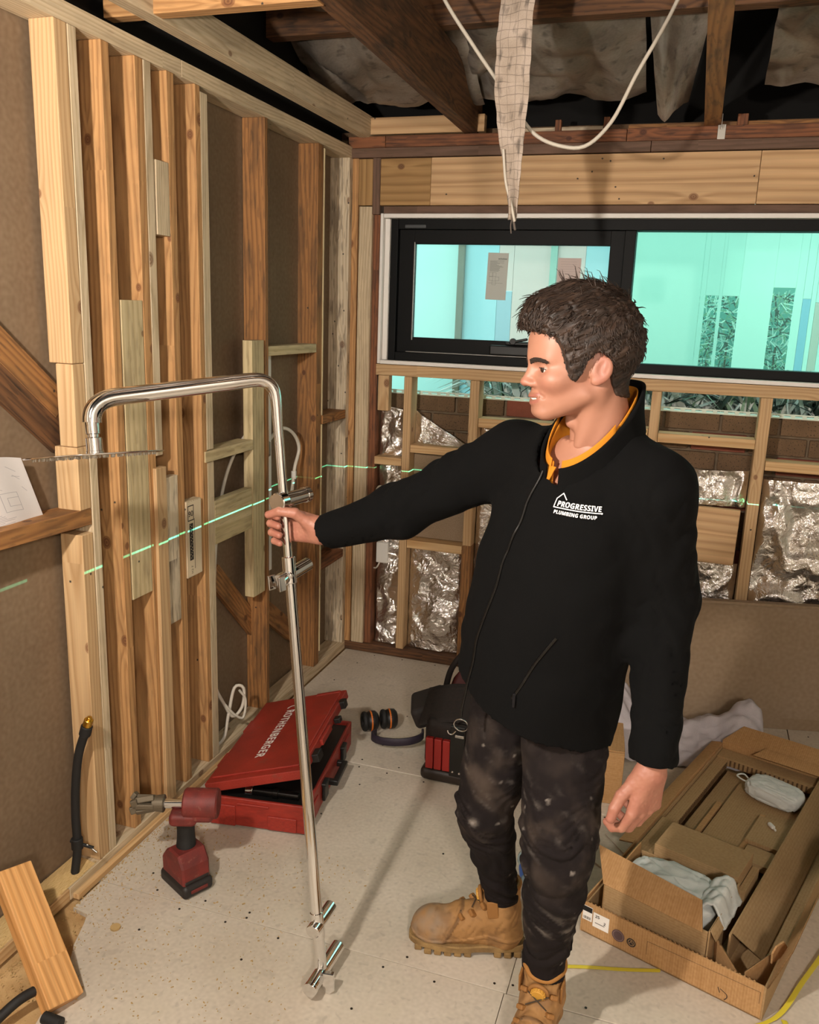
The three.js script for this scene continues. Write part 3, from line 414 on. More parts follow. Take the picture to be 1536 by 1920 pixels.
{ const t = thing('tap_body', 'small chrome pipe fitting fixed in the open bay above the noggin', 'pipe fitting', [-0.075, 1.206, 1.2]);
  part('body', lathe([[0, 0], [0.01, 0], [0.01, 0.06], [0.016, 0.065], [0.016, 0.1], [0.012, 0.105], [0.012, 0.14], [0.019, 0.145], [0.019, 0.175], [0.009, 0.18], [0.009, 0.215], [0, 0.22]], 20), M.steel, t); part('lever', place(rbox(0.05, 0.01, 0.016), 0.02, 0.12, 0), M.steel, t); }
{ const t = thing('copper_pipe', 'dark pipe with a fitting behind the chrome rail in the wall bay', 'pipe', [-0.075, 0.045, 0.7]);
  part('pipe', lathe([[0, 0], [0.011, 0], [0.011, 1.05], [0.02, 1.055], [0.02, 1.11], [0.012, 1.115], [0.012, 1.16], [0, 1.16]], 16), M.steel, t); }
// plans lying on the noggin
{
  const c = document.createElement('canvas'); c.width = 300; c.height = 420; const g = c.getContext('2d'); g.fillStyle = '#d3cdca'; g.fillRect(0, 0, 300, 420); g.strokeStyle = '#8d8a90'; g.lineWidth = 2;
  g.strokeRect(120, 210, 90, 110); g.strokeRect(150, 240, 60, 50); g.beginPath(); for (let i = 0; i < 14; i++) { const r = hash3(i, 1, 2), s = hash3(i, 5, 2); g.moveTo(30 + r * 220, 40 + s * 150); g.lineTo(30 + r * 220 + 50 * hash3(i, 7, 1), 40 + s * 150 + 30 * hash3(i, 3, 9)); } g.stroke(); g.fillStyle = '#8d8a90'; for (let i = 0; i < 8; i++) g.fillRect(30, 330 + i * 9, 60 + 70 * hash3(i, 2, 2), 2);
  const tx = new THREE.CanvasTexture(c); tx.colorSpace = THREE.SRGBColorSpace; const m = new THREE.MeshStandardMaterial({ map: tx, roughness: 0.9 });
  const t = thing('paper_plan', 'creased white paper plan with drawn lines, propped on the noggin behind the shower head', 'paper', [-0.06, 1.06, 2.12]);
  part('sheet', sheetGeo((u, v) => V(0.012 + 0.006 * Math.sin(u * 5), 0.06 + 0.19 * v - 0.015 * u + 0.01 * Math.sin(u * 3), 0.09 - 0.215 * u + 0.075 * v), 16, 16, 0.0008), m, t); part('lower_edge', sheetGeo((u, v) => V(-0.025, -0.04 + 0.1 * v, 0.08 - 0.08 * u * (0.3 + 0.7 * v)), 4, 4, 0.0008), m, t);
  const t2 = thing('paper_plan', 'second white paper sheet lying behind the propped plan at the edge of the picture', 'paper', [-0.075, 1.16, 2.22]);
  part('sheet', sheetGeo((u, v) => V(0.012 * Math.sin(u * 4), 0.2 * v + 0.02 * u, -0.12 * u + 0.05 * v), 10, 10, 0.0008), m, t2);
}
// black hose standing out of the floor plate
{ const t = thing('black_hose', 'black flexible water hose with a brass end, standing beside the first stud', 'hose', [0, 0, 0]);
  part('hose', taperTube([V(-0.028, 0.04, 2.0), V(-0.026, 0.12, 1.985), V(-0.03, 0.22, 1.98), V(-0.022, 0.33, 1.98), V(-0.004, 0.43, 1.98), V(0.022, 0.5, 1.98)], 0.0125, 60, 14), M.rubber, t);
  part('ferrule', rod(V(0.019, 0.49, 1.98), V(0.029, 0.52, 1.98), 0.0165), M.rubber, t); part('nut', rod(V(0.029, 0.52, 1.98), V(0.037, 0.541, 1.98), 0.013), M.brass, t); part('nut', rod(V(0.036, 0.538, 1.98), V(0.04, 0.549, 1.98), 0.007), M.brass, t);
  part('clip', merge([rod(V(-0.05, 0.135, 1.985), V(0.02, 0.12, 1.972), 0.005), rod(V(-0.026, 0.115, 1.985), V(-0.026, 0.15, 1.985), 0.017)]), M.rubber, t); part('screw', rod(V(-0.0, 0.128, 1.975), V(0.035, 0.11, 1.975), 0.003), M.steel, t); }
// offcut leaning in the corner of the frame
{ const t = thing('timber_offcut', 'short sawn timber offcut leaning on the bottom plate at the lower left', 'timber', [0.235, 0, 2.36]);
  const a = V(0.012, 0.022, 0.025), b = V(-0.225, 0.235, -0.09); const m = part('board', plankGeo(0.045, 0.36, 0.092, 0.003), M.hard, t); m.position.copy(a).add(b).multiplyScalar(0.5); const yy = b.clone().sub(a).normalize(), zz = V(0.15, 0, -1).addScaledVector(yy, -yy.dot(V(0.15, 0, -1))).normalize(), xx = yy.clone().cross(zz); m.quaternion.setFromRotationMatrix(new THREE.Matrix4().makeBasis(xx, yy, zz)); }
{ const t = thing('power_lead', 'black power lead curling across the floor beneath the leaning offcut', 'cable', [0, 0, 0]);
  part('cable', tube([V(0.1, 0.014, 2.62), V(0.14, 0.02, 2.52), V(0.175, 0.05, 2.44), V(0.2, 0.04, 2.36), V(0.16, 0.0, 2.28)].map((p) => V(p.x, Math.max(p.y, 0.0), p.z)), 0.012, 60, 10), M.rubber, t); part('plug', place(cyl(0.016, 0.014, 0.05), 0.265, 0.018, 2.44, 0.1, 0, 1.45), M.rubber, t); }
{ const t = thing('plaster_disc', 'round pale offcut of sheet lying by the ragged floor edge', 'offcut', [0.195, 0.001, 2.11]); part('disc', place(cyl(0.014, 0.014, 0.006), 0, 0.003, 0), M.sawdust, t); }
// sawdust
{ const r = rng(12), G = [];
  for (let i = 0; i < 2600; i++) { const a = r(); let x = 0.03 + 0.75 * Math.pow(r(), 2.2), z = 1.6 + 1.0 * r(), y = 0.0004; if (a < 0.35) { x = -0.09 + 0.09 * r(); z = 1.93 + 0.7 * r(); y = 0.0405; } const s = 0.0012 + 0.0028 * r() * r(); G.push(place(new THREE.BoxGeometry(s * (1 + 2 * r()), s * 0.5, s), x, y, z, r(), r() * 6, r() * 0.5)); }
  G.push(sheetGeo((u, v) => V(-0.088 + 0.085 * u, 0.0405 + 0.012 * (0.5 + 0.5 * noise3(u * 6, v * 12, 2)) * Math.sin(Math.PI * u), 1.94 + 0.62 * v), 10, 40, 0.001));
  tag(part('sawdust', merge(G), M.sawdust), 'yellow sawdust scattered along the bottom plate and the nearby floor', 'sawdust', null, 'stuff'); }
// hanging strip and cables from the roof
{
  const strapMat = mottled(50, 0xc4b4a6, 0xa89888, 0.3, 12, (u, v, o) => { const a = Math.abs(((u * 1000) % 26) - 13) < 0.8 || Math.abs(((v * 1000 + 6 * noise3(u * 20, v * 20, 3)) % 24) - 12) < 1.0; const d = smooth(0.05, 0.5, fbm(u * 40, v * 14, 8, 4)); for (let c = 0; c < 3; c++) o[c] *= (a ? 0.78 : 1) * (1 - 0.32 * d); }, 0.9, 0.001);
  const t = thing('hanging_strip', 'torn beige sarking strip hanging from the roof in front of the window', 'strip', [0, 0, 0]);
  part('strip', sheetGeo((u, v) => { const y = lerp(3.0, 1.99, v); const k = smooth(2.32, 1.98, y); const xc = 0.937 + 0.004 * Math.sin(v * 9) + 0.02 * k; const w = lerp(0.108, 0.104, v) * (1 - 0.78 * k) * (y < 2.36 ? 1 - 0.1 * smooth(2.36, 2.3, y) : 1); return V(xc + (u - 0.5) * w + 0.004 * noise3(1, v * 20, u > 0.5 ? 3 : 9), y, 1.0 + 0.008 * Math.sin(v * 14 + u * 3) + 0.012 * k * Math.sin(u * 6)); }, 8, 80, 0.0025, [0.11, 1]), strapMat, t);
  part('frayed_end', merge([tube([V(0.955, 2.02, 1.0), V(0.965, 1.985, 1.0), V(0.972, 1.96, 1.005)], 0.004, 12, 6), tube([V(0.96, 2.0, 1.0), V(0.955, 1.975, 0.995), V(0.958, 1.95, 0.995)], 0.0022, 12, 6)]), solid(0x6c625a, 0.9), t);
  part('cord', tube([V(0.92, 2.2, 1.008), V(0.935, 2.1, 1.01), V(0.955, 2.04, 1.012), V(0.97, 1.985, 1.01)], 0.0045, 30, 8), M.cable, t);
  const c = thing('ceiling_cable', 'pale cable drooping in a loop from the roof behind the hanging strip', 'cable', [0, 0, 0]);
  part('cable', tube([V(0.52, 3.0, 0.7), V(0.66, 2.7, 0.9), V(0.79, 2.52, 0.93), V(0.885, 2.4, 0.94), V(0.96, 2.3, 0.94), V(1.01, 2.25, 0.94), V(1.08, 2.22, 0.94), V(1.16, 2.215, 0.94), V(1.23, 2.28, 0.92), V(1.3, 2.43, 0.9), V(1.37, 2.57, 0.88), V(1.46, 2.78, 0.85), V(1.6, 3.0, 0.8)], 0.0062, 120, 8), M.cable, c);
}
// the lamps that light the room, both outside the picture; their glow also shows in the chrome
for (const [p, aim, w, h, label] of [[LAMP, V(1.0, 1.5, 0.6), 0.26, 0.2, 'black work lamp on a stand out of view at the left, lighting the stud wall'], [V(2.3, 2.2, 5.0), V(1.9, 1.2, 3.5), 0.3, 0.3, 'unseen panel lamp behind the viewer, placed to light the shaded right side']]) {
  const t = thing('unseen_lamp', label, 'lamp', [p.x, 0, p.z]); const hd = new THREE.Group(); hd.name = 'lamp_head'; hd.position.y = p.y; hd.lookAt(aim.x - p.x + t.position.x, aim.y, aim.z - p.z + t.position.z); hd.quaternion.setFromUnitVectors(V(0, 0, 1), aim.clone().sub(p).normalize()); t.add(hd);
  part('lens', place(rbox(w, h, 0.03, 0.008), 0, 0, 0), new THREE.MeshStandardMaterial({ color: 0xffffff, emissive: 0xfff1dd, emissiveIntensity: 5, roughness: 0.4 }), hd);
  part('back_cover', place(rbox(w + 0.03, h + 0.03, 0.03, 0.008), 0, 0, -0.04), M.blackPlastic, hd);
  p.y < 2 ? part('stand', merge([rod(V(0, 0.3, -0.06), V(0, p.y - 0.02, -0.06), 0.015), ...[0, 2.1, 4.2].map((a) => rod(V(0, 0.5, -0.06), V(Math.sin(a) * 0.35, 0.015, -0.06 + Math.cos(a) * 0.35), 0.012))]), M.blackPlastic, t) : part('cord', rod(V(0, p.y + 0.02, -0.06), V(0, 3.29, -0.06), 0.006), M.cable, t);
}
// ---------------------------------------------------------------- red tool case
{
  const t = thing('tool_case', 'red plastic tool case lying on the floor with its lid ajar', 'tool case', [0.168, 0, 1.587], 0.15);
  const W = 0.345, L = 0.62, H = 0.1, th = 0.006;
  const wall = (w, h, d, x, y, z) => place(rbox(w, h, d, 0.004), x, y, z);
  part('base', merge([wall(W, th, L, W / 2, 0.011, -L / 2), wall(W, H, 0.012, W / 2, 0.058, -0.006), wall(W, H, 0.012, W / 2, 0.058, -L + 0.006), wall(0.012, H, L, 0.006, 0.058, -L / 2), wall(0.012, H, L, W - 0.006, 0.058, -L / 2), wall(0.09, 0.075, 0.008, 0.055, 0.045, 0.002), wall(0.1, 0.05, 0.006, 0.26, 0.035, 0.002), wall(0.11, 0.008, 0.006, 0.16, 0.09, 0.002),
    wall(0.008, 0.06, 0.1, W + 0.002, 0.05, -0.08), wall(0.008, 0.06, 0.1, W + 0.002, 0.05, -L + 0.1), wall(0.05, 0.016, 0.05, 0.04, 0.008, -0.04), wall(0.05, 0.016, 0.05, W - 0.04, 0.008, -0.04), wall(0.05, 0.016, 0.05, W - 0.04, 0.008, -L + 0.04), wall(0.05, 0.016, 0.05, 0.04, 0.008, -L + 0.04)]), M.redPlastic, t);
  part('insert', wall(W - 0.03, 0.05, L - 0.03, W / 2, 0.07, -L / 2), M.blackPlastic, t);
  for (const z of [-0.2, -0.46]) part('latch', merge([wall(0.012, 0.06, 0.05, W + 0.008, 0.055, z), wall(0.02, 0.012, 0.05, W + 0.006, 0.085, z)]), M.blackPlastic, t);
  part('carry_handle', merge([wall(0.02, 0.02, 0.15, W + 0.028, 0.05, -0.33), wall(0.03, 0.02, 0.02, W + 0.013, 0.05, -0.265), wall(0.03, 0.02, 0.02, W + 0.013, 0.05, -0.395)]), M.blackPlastic, t);
  const lid = new THREE.Group(); lid.name = 'lid'; lid.position.set(0, 0.112, 0); lid.rotation.z = 0.28; t.add(lid);
  const c = document.createElement('canvas'); c.width = 1024; c.height = 128; const g = c.getContext('2d'); g.clearRect(0, 0, 1024, 128); g.fillStyle = '#e8e2da'; g.font = 'bold 104px sans-serif'; g.textBaseline = 'middle'; const tw = g.measureText('ROTHENBERGER').width; g.save(); g.translate(100, 66); g.scale(900 / tw, 1); g.fillText('ROTHENBERGER', 0, 0); g.restore(); g.lineWidth = 15; g.strokeStyle = '#e8e2da'; g.beginPath(); g.arc(66, 64, 48, Math.PI * 0.5, Math.PI * 1.6); g.stroke();
  const alpha = new THREE.CanvasTexture(c); alpha.colorSpace = THREE.SRGBColorSpace;
  const top = merge([wall(W, 0.03, L, W / 2, 0.02, -L / 2), wall(W - 0.03, 0.008, L - 0.06, W / 2, 0.037, -L / 2), wall(0.1, 0.012, 0.02, W - 0.07, 0.036, -L + 0.02), wall(W, 0.012, 0.016, W / 2, 0.008, -0.008), wall(0.016, 0.012, L, W - 0.008, 0.008, -L / 2), wall(0.015, 0.03, 0.09, 0.0, 0.02, -0.17), wall(0.015, 0.03, 0.09, 0.0, 0.02, -0.42), wall(0.012, 0.022, 0.12, W + 0.004, 0.015, -0.28)]);
  part('shell', metricUV(top), M.redPlastic, lid);
  const tx = part('lettering', new THREE.PlaneGeometry(0.42, 0.056), new THREE.MeshStandardMaterial({ map: alpha, transparent: true, alphaTest: 0.4, roughness: 0.6, side: THREE.DoubleSide }), lid); tx.position.set(0.155, 0.0416, -0.325); tx.rotation.set(-Math.PI / 2, 0, -Math.PI / 2);
  part('catch', merge([wall(0.05, 0.03, 0.035, W - 0.005, 0.02, -0.52), wall(0.025, 0.02, 0.03, W + 0.016, 0.012, -0.4), wall(0.03, 0.03, 0.05, W + 0.008, 0.01, -0.14)]), M.blackPlastic, lid);
  const tl = thing('hand_tool', 'dark steel expander tool lying inside the open red case', 'tool', [0.4, 0.098, 1.50], 0.15);
  part('shaft', merge([rod(V(-0.1, 0.014, 0), V(0.06, 0.014, 0.0), 0.013), rod(V(-0.03, 0.014, 0), V(-0.01, 0.014, 0), 0.017)]), solid(0x24211f, 0.25, 0.8), tl); part('collar', rod(V(-0.125, 0.014, 0), V(-0.1, 0.014, 0), 0.016), M.chrome, tl);
}
// ---------------------------------------------------------------- red cordless tool standing on its battery
{
  const t = thing('cordless_tool', 'dusty red and black cordless pipe tool standing upright on its battery', 'power tool', [0.272, 0, 1.875], 0.35);
  part('battery', merge([place(rbox(0.1, 0.042, 0.145, 0.014, 3), 0, 0.021, 0), place(rbox(0.08, 0.012, 0.125, 0.004), 0, 0.047, 0)]).rotateY(0.75), solid(0x231f1d, 0.55), t);
  part('stripe', place(rbox(0.055, 0.01, 0.004, 0.002), 0.0, 0.022, 0.073).rotateY(0.75), M.redTool, t);
  const body = extrude([[-0.055, 0], [0.055, 0], [0.058, 0.05], [0.035, 0.085], [0.02, 0.098], [-0.03, 0.098], [-0.052, 0.06]], 0.078, 0.006); part('body', metricUV(place(body, 0, 0.05, 0.0, 0, Math.PI / 2, 0).translate(-0.039, 0, 0).rotateY(0.75).applyMatrix4(new THREE.Matrix4().makeScale(1, 0.84, 1))), M.redTool, t);
  part('vent', merge([0, 1, 2].map((i) => place(rbox(0.004, 0.03, 0.006, 0.002), 0.036, 0.085, -0.01 + i * 0.014))), M.blackPlastic, t);
  part('grip', taperTube([V(0, 0.12, -0.004), V(0, 0.16, -0.008), V(0, 0.2, -0.006), V(0, 0.232, 0)], (q) => 0.03 - 0.004 * Math.sin(q * 3), 20, 18), M.rubber, t);
  const head = merge([place(rbox(0.08, 0.04, 0.08, 0.014, 3), -0.0, 0.232, 0.0), place(cyl(0.044, 0.044, 0.1), 0.05, 0.27, 0.0, 0, 0, Math.PI / 2), place(rbox(0.085, 0.05, 0.075, 0.012, 3), 0.045, 0.25, 0)]); part('head', metricUV(head), M.redTool, t);
  part('shaft', rod(V(-0.06, 0.268, 0), V(0.02, 0.268, 0), 0.014), M.chrome, t);
  const jaws = part('expander_jaws', merge([place(cyl(0.026, 0.022, 0.035), -0.075, 0.268, 0, 0, 0, Math.PI / 2), ...[0, 1, 2, 3, 4, 5].map((k) => { const a = k * 1.047; return place(rbox(0.055, 0.016, 0.018, 0.004), -0.112, 0.268 + Math.sin(a) * (0.014 + 0.006 * (k % 2)), Math.cos(a) * 0.016, a, 0.2 * Math.sin(k * 2), 0.25 * Math.sin(k * 3)); }), ...[0, 1, 2, 3].map((k) => place(rbox(0.02, 0.022, 0.014, 0.003), -0.14 - 0.006 * (k % 2), 0.268 + 0.02 * Math.sin(k * 1.57 + 0.5), 0.02 * Math.cos(k * 1.57 + 0.5), k, k, 0.3))]), mottled(52, 0x8f8270, 0x57503f, 0.06, 60, null, 0.5, 0.001, 64), t); jaws.material.metalness = 0.6;
}
// ---------------------------------------------------------------- ear muffs and tool bag
{
  const t = thing('ear_muffs', 'black and orange ear muffs lying on the floor against the tool bag', 'ear muffs', [0.49, 0, 0.78], 0.25);
  const cup = (x, z, ry) => { const m = part('ear_cup', place(lathe([[0, -0.03], [0.03, -0.03], [0.04, -0.02], [0.042, 0.0], [0.036, 0.016], [0.02, 0.026], [0, 0.028]], 24), 0, 0, 0, 0, 0, Math.PI / 2), M.blackPlastic, t); m.position.set(x, 0.043, z); m.rotation.y = ry; part('orange_ring', place(new THREE.TorusGeometry(0.037, 0.0055, 8, 28), 0, 0, 0, 0, Math.PI / 2, 0), solid(0xc4661c, 0.5), m); part('cushion', place(new THREE.TorusGeometry(0.03, 0.011, 10, 24), -0.026, 0, 0, 0, Math.PI / 2, 0), M.rubber, m); };
  cup(-0.045, -0.02, 0.35); cup(0.03, -0.05, 0.3);
  part('headband', sheetGeo((u, v) => { const a = lerp(-0.5, 3.4, u); return V(0.075 - 0.085 * Math.cos(a) * 1.2, 0.016 + 0.03 * v + 0.02 * Math.sin(a * 0.5), 0.08 + 0.07 * Math.sin(a)); }, 40, 2, 0.008), solid(0x2a2230, 0.6), t);
}
{
  const t = thing('tool_bag', 'open black and red tool bag on the floor behind the worker', 'tool bag', [0.73, 0, 1.06]);
  const blk = mottled(53, 0x17120f, 0x241a16, 0.3, 20, null, 0.8, 0.001, 128), rd = solid(0x96201a, 0.55), rdk = solid(0x4a120d, 0.6);
  part('base', place(rbox(0.44, 0.05, 0.26, 0.02, 3), 0.235, 0.025, -0.13), solid(0x2a211c, 0.5), t);
  part('body', metricUV(merge([place(rbox(0.42, 0.2, 0.23, 0.03, 3), 0.23, 0.14, -0.135)])), blk, t);
  for (const x of [0.03, 0.062, 0.094, 0.2, 0.25]) part('pocket', place(rbox(0.029, 0.12, 0.02, 0.004), x + 0.02, 0.115, -0.008, -0.04, 0, 0.03), rd, t);
  part('strap', place(rbox(0.055, 0.2, 0.012, 0.003), 0.155, 0.14, -0.004), M.blackPlastic, t);
  part('rivets', merge([[0.142, 0.06], [0.168, 0.058]].map(([x, y]) => place(new THREE.SphereGeometry(0.005, 10, 8), x, y, 0.003))), M.chrome, t);
  part('side_pocket', metricUV(merge([place(rbox(0.14, 0.09, 0.15, 0.02, 3), -0.01, 0.2, -0.2, 0.1, 0.3, 0.35)])), blk, t);
  part('back_panel', sheetGeo((u, v) => V(0.03 + 0.41 * u + 0.03 * v * (1 - u), 0.2 + 0.27 * v * (0.35 + 0.65 * Math.sin(Math.min(1, u * 2.2) * 1.57)), -0.25 - 0.04 * v - 0.02 * Math.sin(u * 5)), 16, 10, 0.012), rdk, t);
  part('flap', sheetGeo((u, v) => V(0.0 + 0.3 * u, 0.2 + 0.1 * v + 0.04 * Math.sin(u * 3), -0.03 - 0.12 * v), 16, 8, 0.01), blk, t);
  part('handle', tube([V(0.03, 0.22, -0.24), V(0.06, 0.36, -0.25), V(0.14, 0.45, -0.26), V(0.3, 0.45, -0.26), V(0.4, 0.25, -0.24)], 0.012, 40, 10), blk, t);
  const pl = thing('pliers', 'orange handled pliers standing in the tool bag', 'pliers', [0.875, 0.25, 0.9]);
  part('handle', taperTube([V(0, 0, 0), V(0.008, 0.05, 0.006), V(0.012, 0.11, 0.008), V(0.004, 0.15, 0.004)], (q) => 0.012 - 0.004 * q, 24, 12), solid(0xc23a1c, 0.45), pl); part('handle', taperTube([V(0.02, 0, 0), V(0.036, 0.05, 0.0), V(0.036, 0.11, 0.0), V(0.012, 0.15, 0.0)], (q) => 0.011 - 0.004 * q, 24, 12), solid(0xc23a1c, 0.45), pl); part('jaw', rod(V(0.008, 0.145, 0.002), V(0.004, 0.2, 0.0), 0.011, 0.006), M.steel, pl);
  const sc = thing('key_ring', 'steel ring with clip hooked on the front strap of the tool bag', 'key ring', [0.885, 0.23, 1.07]);
  part('ring', place(new THREE.TorusGeometry(0.026, 0.0026, 8, 32), 0.012, 0.025, 0, 0.2, 0, 0), M.chrome, sc); part('clip', merge([tube([V(-0.004, 0.002, 0.004), V(-0.018, -0.014, 0.006), V(-0.03, -0.012, 0.006), V(-0.036, -0.002, 0.004)], 0.0026, 20, 8), place(rbox(0.034, 0.012, 0.006), 0.01, -0.02, 0.004)]), M.chrome, sc);
}
// ---------------------------------------------------------------- cartons on the right
const cardT = 0.005;
function quad(parent, name, a, b, c, d, mat, th = cardT) { return part(name, metricUV(sheetGeo((u, v) => { const p = a.clone().lerp(b, u), q = d.clone().lerp(c, u); return p.lerp(q, v); }, 1, 1, th)), mat, parent); }
{
  const o = [1.42, 0, 1.655], th = -0.337; const t = thing('open_carton', 'long shallow open cardboard carton with folded inserts on the floor', 'carton', o, th);
  const W = 0.49, L = 1.2, H = 0.098, C = M.cardboard, I = M.cardInner;
  const bx = (n, x0, x1, y0, y1, z0, z1, m) => board(t, n, x0, x1, y0, y1, z0, z1, m, 0.0008);
  bx('base_panel', 0, W, 0.001, 0.006, -L, 0, I);
  const fw = bx('front_wall', 0, W, 0.001, H, -0.005, 0, C); bx('front_wall', 0.004, W - 0.004, 0.001, H - 0.008, -0.011, -0.006, I); bx('left_wall', -0.005, 0, 0.001, H, -L, 0, C); bx('left_wall', 0.001, 0.006, 0.001, H - 0.01, -L + 0.01, -0.012, I); bx('back_wall', 0, W, 0.001, H + 0.01, -L - 0.005, -L, C);
  const hole = [[-0.3, 0.05], [-0.27, 0.05], [-0.27, 0.08], [-0.3, 0.08]]; void hole;
  bx('right_wall', W, W + 0.005, 0.001, H, -L, 0, I);
  // seams along the front and printed marks
  const c = document.createElement('canvas'); c.width = 1024; c.height = 204; const g = c.getContext('2d'); g.clearRect(0, 0, 1024, 204); g.fillStyle = '#e6e2dc'; g.fillRect(0, 20, 60, 96); g.fillStyle = '#15110f'; g.fillRect(0, 24, 58, 34); g.fillStyle = '#4a443e'; for (let i = 0; i < 9; i++) g.fillRect(6 + i * 5, 90, 2 + (i % 3), 18); g.fillStyle = '#e6e2dc'; g.fillRect(66, 40, 100, 96); g.fillStyle = '#1d1a18'; g.font = 'bold 26px sans-serif'; g.fillText('25', 78, 72); g.fillText('2', 132, 98); g.fillRect(80, 104, 60, 4);
  g.fillStyle = '#5e4a4c'; g.beginPath(); g.arc(226, 118, 38, 0, 7); g.fill(); g.strokeStyle = '#8d7470'; g.lineWidth = 3; g.beginPath(); g.arc(226, 118, 30, 0, 7); g.stroke(); g.fillStyle = '#2a2522'; g.beginPath(); g.arc(306, 122, 27, 0, 7); g.fill(); g.strokeStyle = '#a3835c'; g.lineWidth = 4; g.beginPath(); g.arc(306, 122, 18, 0, 7); g.stroke(); g.beginPath(); g.moveTo(296, 130); g.lineTo(306, 110); g.lineTo(316, 130); g.stroke();
  g.strokeStyle = '#6d5238'; g.lineWidth = 2; g.beginPath(); g.moveTo(398, 60); g.lineTo(398, 150); g.moveTo(398, 62); g.lineTo(1010, 40); g.lineTo(1010, 110); g.stroke(); g.strokeStyle = '#2c221a'; g.lineWidth = 4; g.beginPath(); g.moveTo(800, 130); g.lineTo(812, 160); g.moveTo(812, 134); g.lineTo(846, 150); g.quadraticCurveTo(860, 168, 838, 190); g.stroke();
  const tx = new THREE.CanvasTexture(c); tx.colorSpace = THREE.SRGBColorSpace; const pr = part('printed_marks', new THREE.PlaneGeometry(W, 0.096), new THREE.MeshStandardMaterial({ map: tx, transparent: true, alphaTest: 0.3, roughness: 0.85 }), fw); pr.position.set(0, 0, 0.0032);
  // corrugated edges showing on top of the walls
  const fl = []; for (let x = 0.02; x < W - 0.02; x += 0.012) fl.push(place(rbox(0.005, 0.006, 0.004, 0.001, 1), x, H - 0.004, -0.0083)); part('fluting', merge(fl), C, t);
  // insert with wells
  bx('insert', 0.008, 0.05, 0.05, 0.075, -1.12, -0.58, I); bx('insert', 0.008, 0.36, 0.05, 0.082, -1.19, -1.12, I);
  bx('insert', 0.055, 0.355, 0.02, 0.034, -1.118, -0.58, I); bx('insert', 0.125, 0.355, 0.036, 0.05, -1.02, -0.575, I); bx('insert', 0.25, 0.355, 0.052, 0.066, -0.83, -0.66, I); bx('insert', 0.245, 0.262, 0.052, 0.056, -0.86, -0.575, C); bx('insert', 0.1, 0.118, 0.036, 0.05, -0.85, -0.575, C); bx('insert', 0.27, 0.36, 0.052, 0.075, -0.62, -0.53, I);
  const f2 = []; for (let z = -1.1; z < -0.6; z += 0.014) f2.push(place(rbox(0.003, 0.022, 0.006, 0.001, 1), 0.0515, 0.062, z)); for (let x = 0.06; x < 0.34; x += 0.016) f2.push(place(rbox(0.006, 0.024, 0.003, 0.001, 1), x, 0.064, -1.1185)); part('fluting', merge(f2), solid(0x5d4428, 0.9), t);
  bx('insert', 0.362, 0.368, 0.006, 0.1, -1.18, -0.13, I); quad(t, 'insert', V(0.366, 0.1, -0.14), V(0.366, 0.1, -1.18), V(0.44, 0.012, -1.18), V(0.44, 0.012, -0.2), I);
  quad(t, 'corner_tab', V(0.345, 0.006, -0.1), V(0.425, 0.006, -0.018), V(0.42, 0.092, -0.014), V(0.335, 0.1, -0.1), C); quad(t, 'corner_tab', V(0.44, 0.008, -0.03), V(0.485, 0.01, -0.17), V(0.487, 0.105, -0.17), V(0.435, 0.09, -0.03), C);
  const rt = extrude([[0, 0], [0.06, 0], [0.06, 0.02], [0.045, 0.045], [0.015, 0.045], [0, 0.03]], 0.004, 0.0005); part('corner_tab', metricUV(place(rt, 0.478, 0.095, -0.1, 0, 1.2, 0.1)), C, t);
  quad(t, 'side_flap', V(0.497, H, 0.0), V(0.497, H, -L), V(0.53, H + 0.085, -L), V(0.53, H + 0.085, -0.06), M.cardboard); 
  const tab = quad(t, 'flap_tab', V(0.527, H + 0.08, -0.42), V(0.527, H + 0.08, -0.58), V(0.538, H + 0.12, -0.57), V(0.538, H + 0.12, -0.44), M.cardboard); void tab;
  quad(t, 'back_flap', V(0.0, H + 0.01, -L - 0.003), V(W, H + 0.01, -L - 0.003), V(W, H + 0.05, -L - 0.09), V(0.05, H + 0.05, -L - 0.09), C); quad(t, 'back_flap', V(0.13, H + 0.014, -L + 0.05), V(W, H + 0.014, -L + 0.05), V(W, H + 0.03, -L - 0.0), V(0.16, H + 0.03, -L - 0.0), C); quad(t, 'left_flap', V(-0.004, H, -L), V(-0.004, H, -0.35), V(-0.05, H - 0.01, -0.35), V(-0.04, H - 0.01, -L), C);
  // carton standing inside it
  const k = thing('small_carton', 'small open cardboard carton inside the long carton, holding a white cloth bag', 'carton', o, th);
  const kb = (n, x0, x1, y0, y1, z0, z1, m) => board(k, n, x0, x1, y0, y1, z0, z1, m, 0.0008);
  kb('front_wall', 0.04, 0.33, 0.008, 0.145, -0.045, -0.04, M.cardInner); kb('left_wall', 0.035, 0.04, 0.008, 0.145, -0.3, -0.046, M.cardboard); kb('right_wall', 0.33, 0.335, 0.008, 0.145, -0.3, -0.046, M.cardInner); kb('back_wall', 0.04, 0.33, 0.008, 0.12, -0.305, -0.3, M.cardInner); kb('base_panel', 0.04, 0.33, 0.008, 0.013, -0.3, -0.046, M.cardInner);
  quad(k, 'front_flap', V(0.035, 0.146, -0.042), V(0.32, 0.146, -0.03), V(0.297, 0.205, -0.075), V(-0.02, 0.205, -0.12), M.cardboard); quad(k, 'side_flap', V(0.334, 0.146, -0.05), V(0.334, 0.146, -0.11), V(0.35, 0.125, -0.11), V(0.35, 0.12, -0.05), M.cardInner);
  const b = thing('packing_block', 'closed cardboard packing block across the middle of the long carton', 'carton', o, th);
  part('block', plankGeo(0.25, 0.142, 0.15, 0.002), M.cardInner, b).position.set(0.2, 0.079, -0.39); part('spacer', plankGeo(0.055, 0.09, 0.24, 0.002), M.cardInner, b).position.set(0.038, 0.052, -0.435);
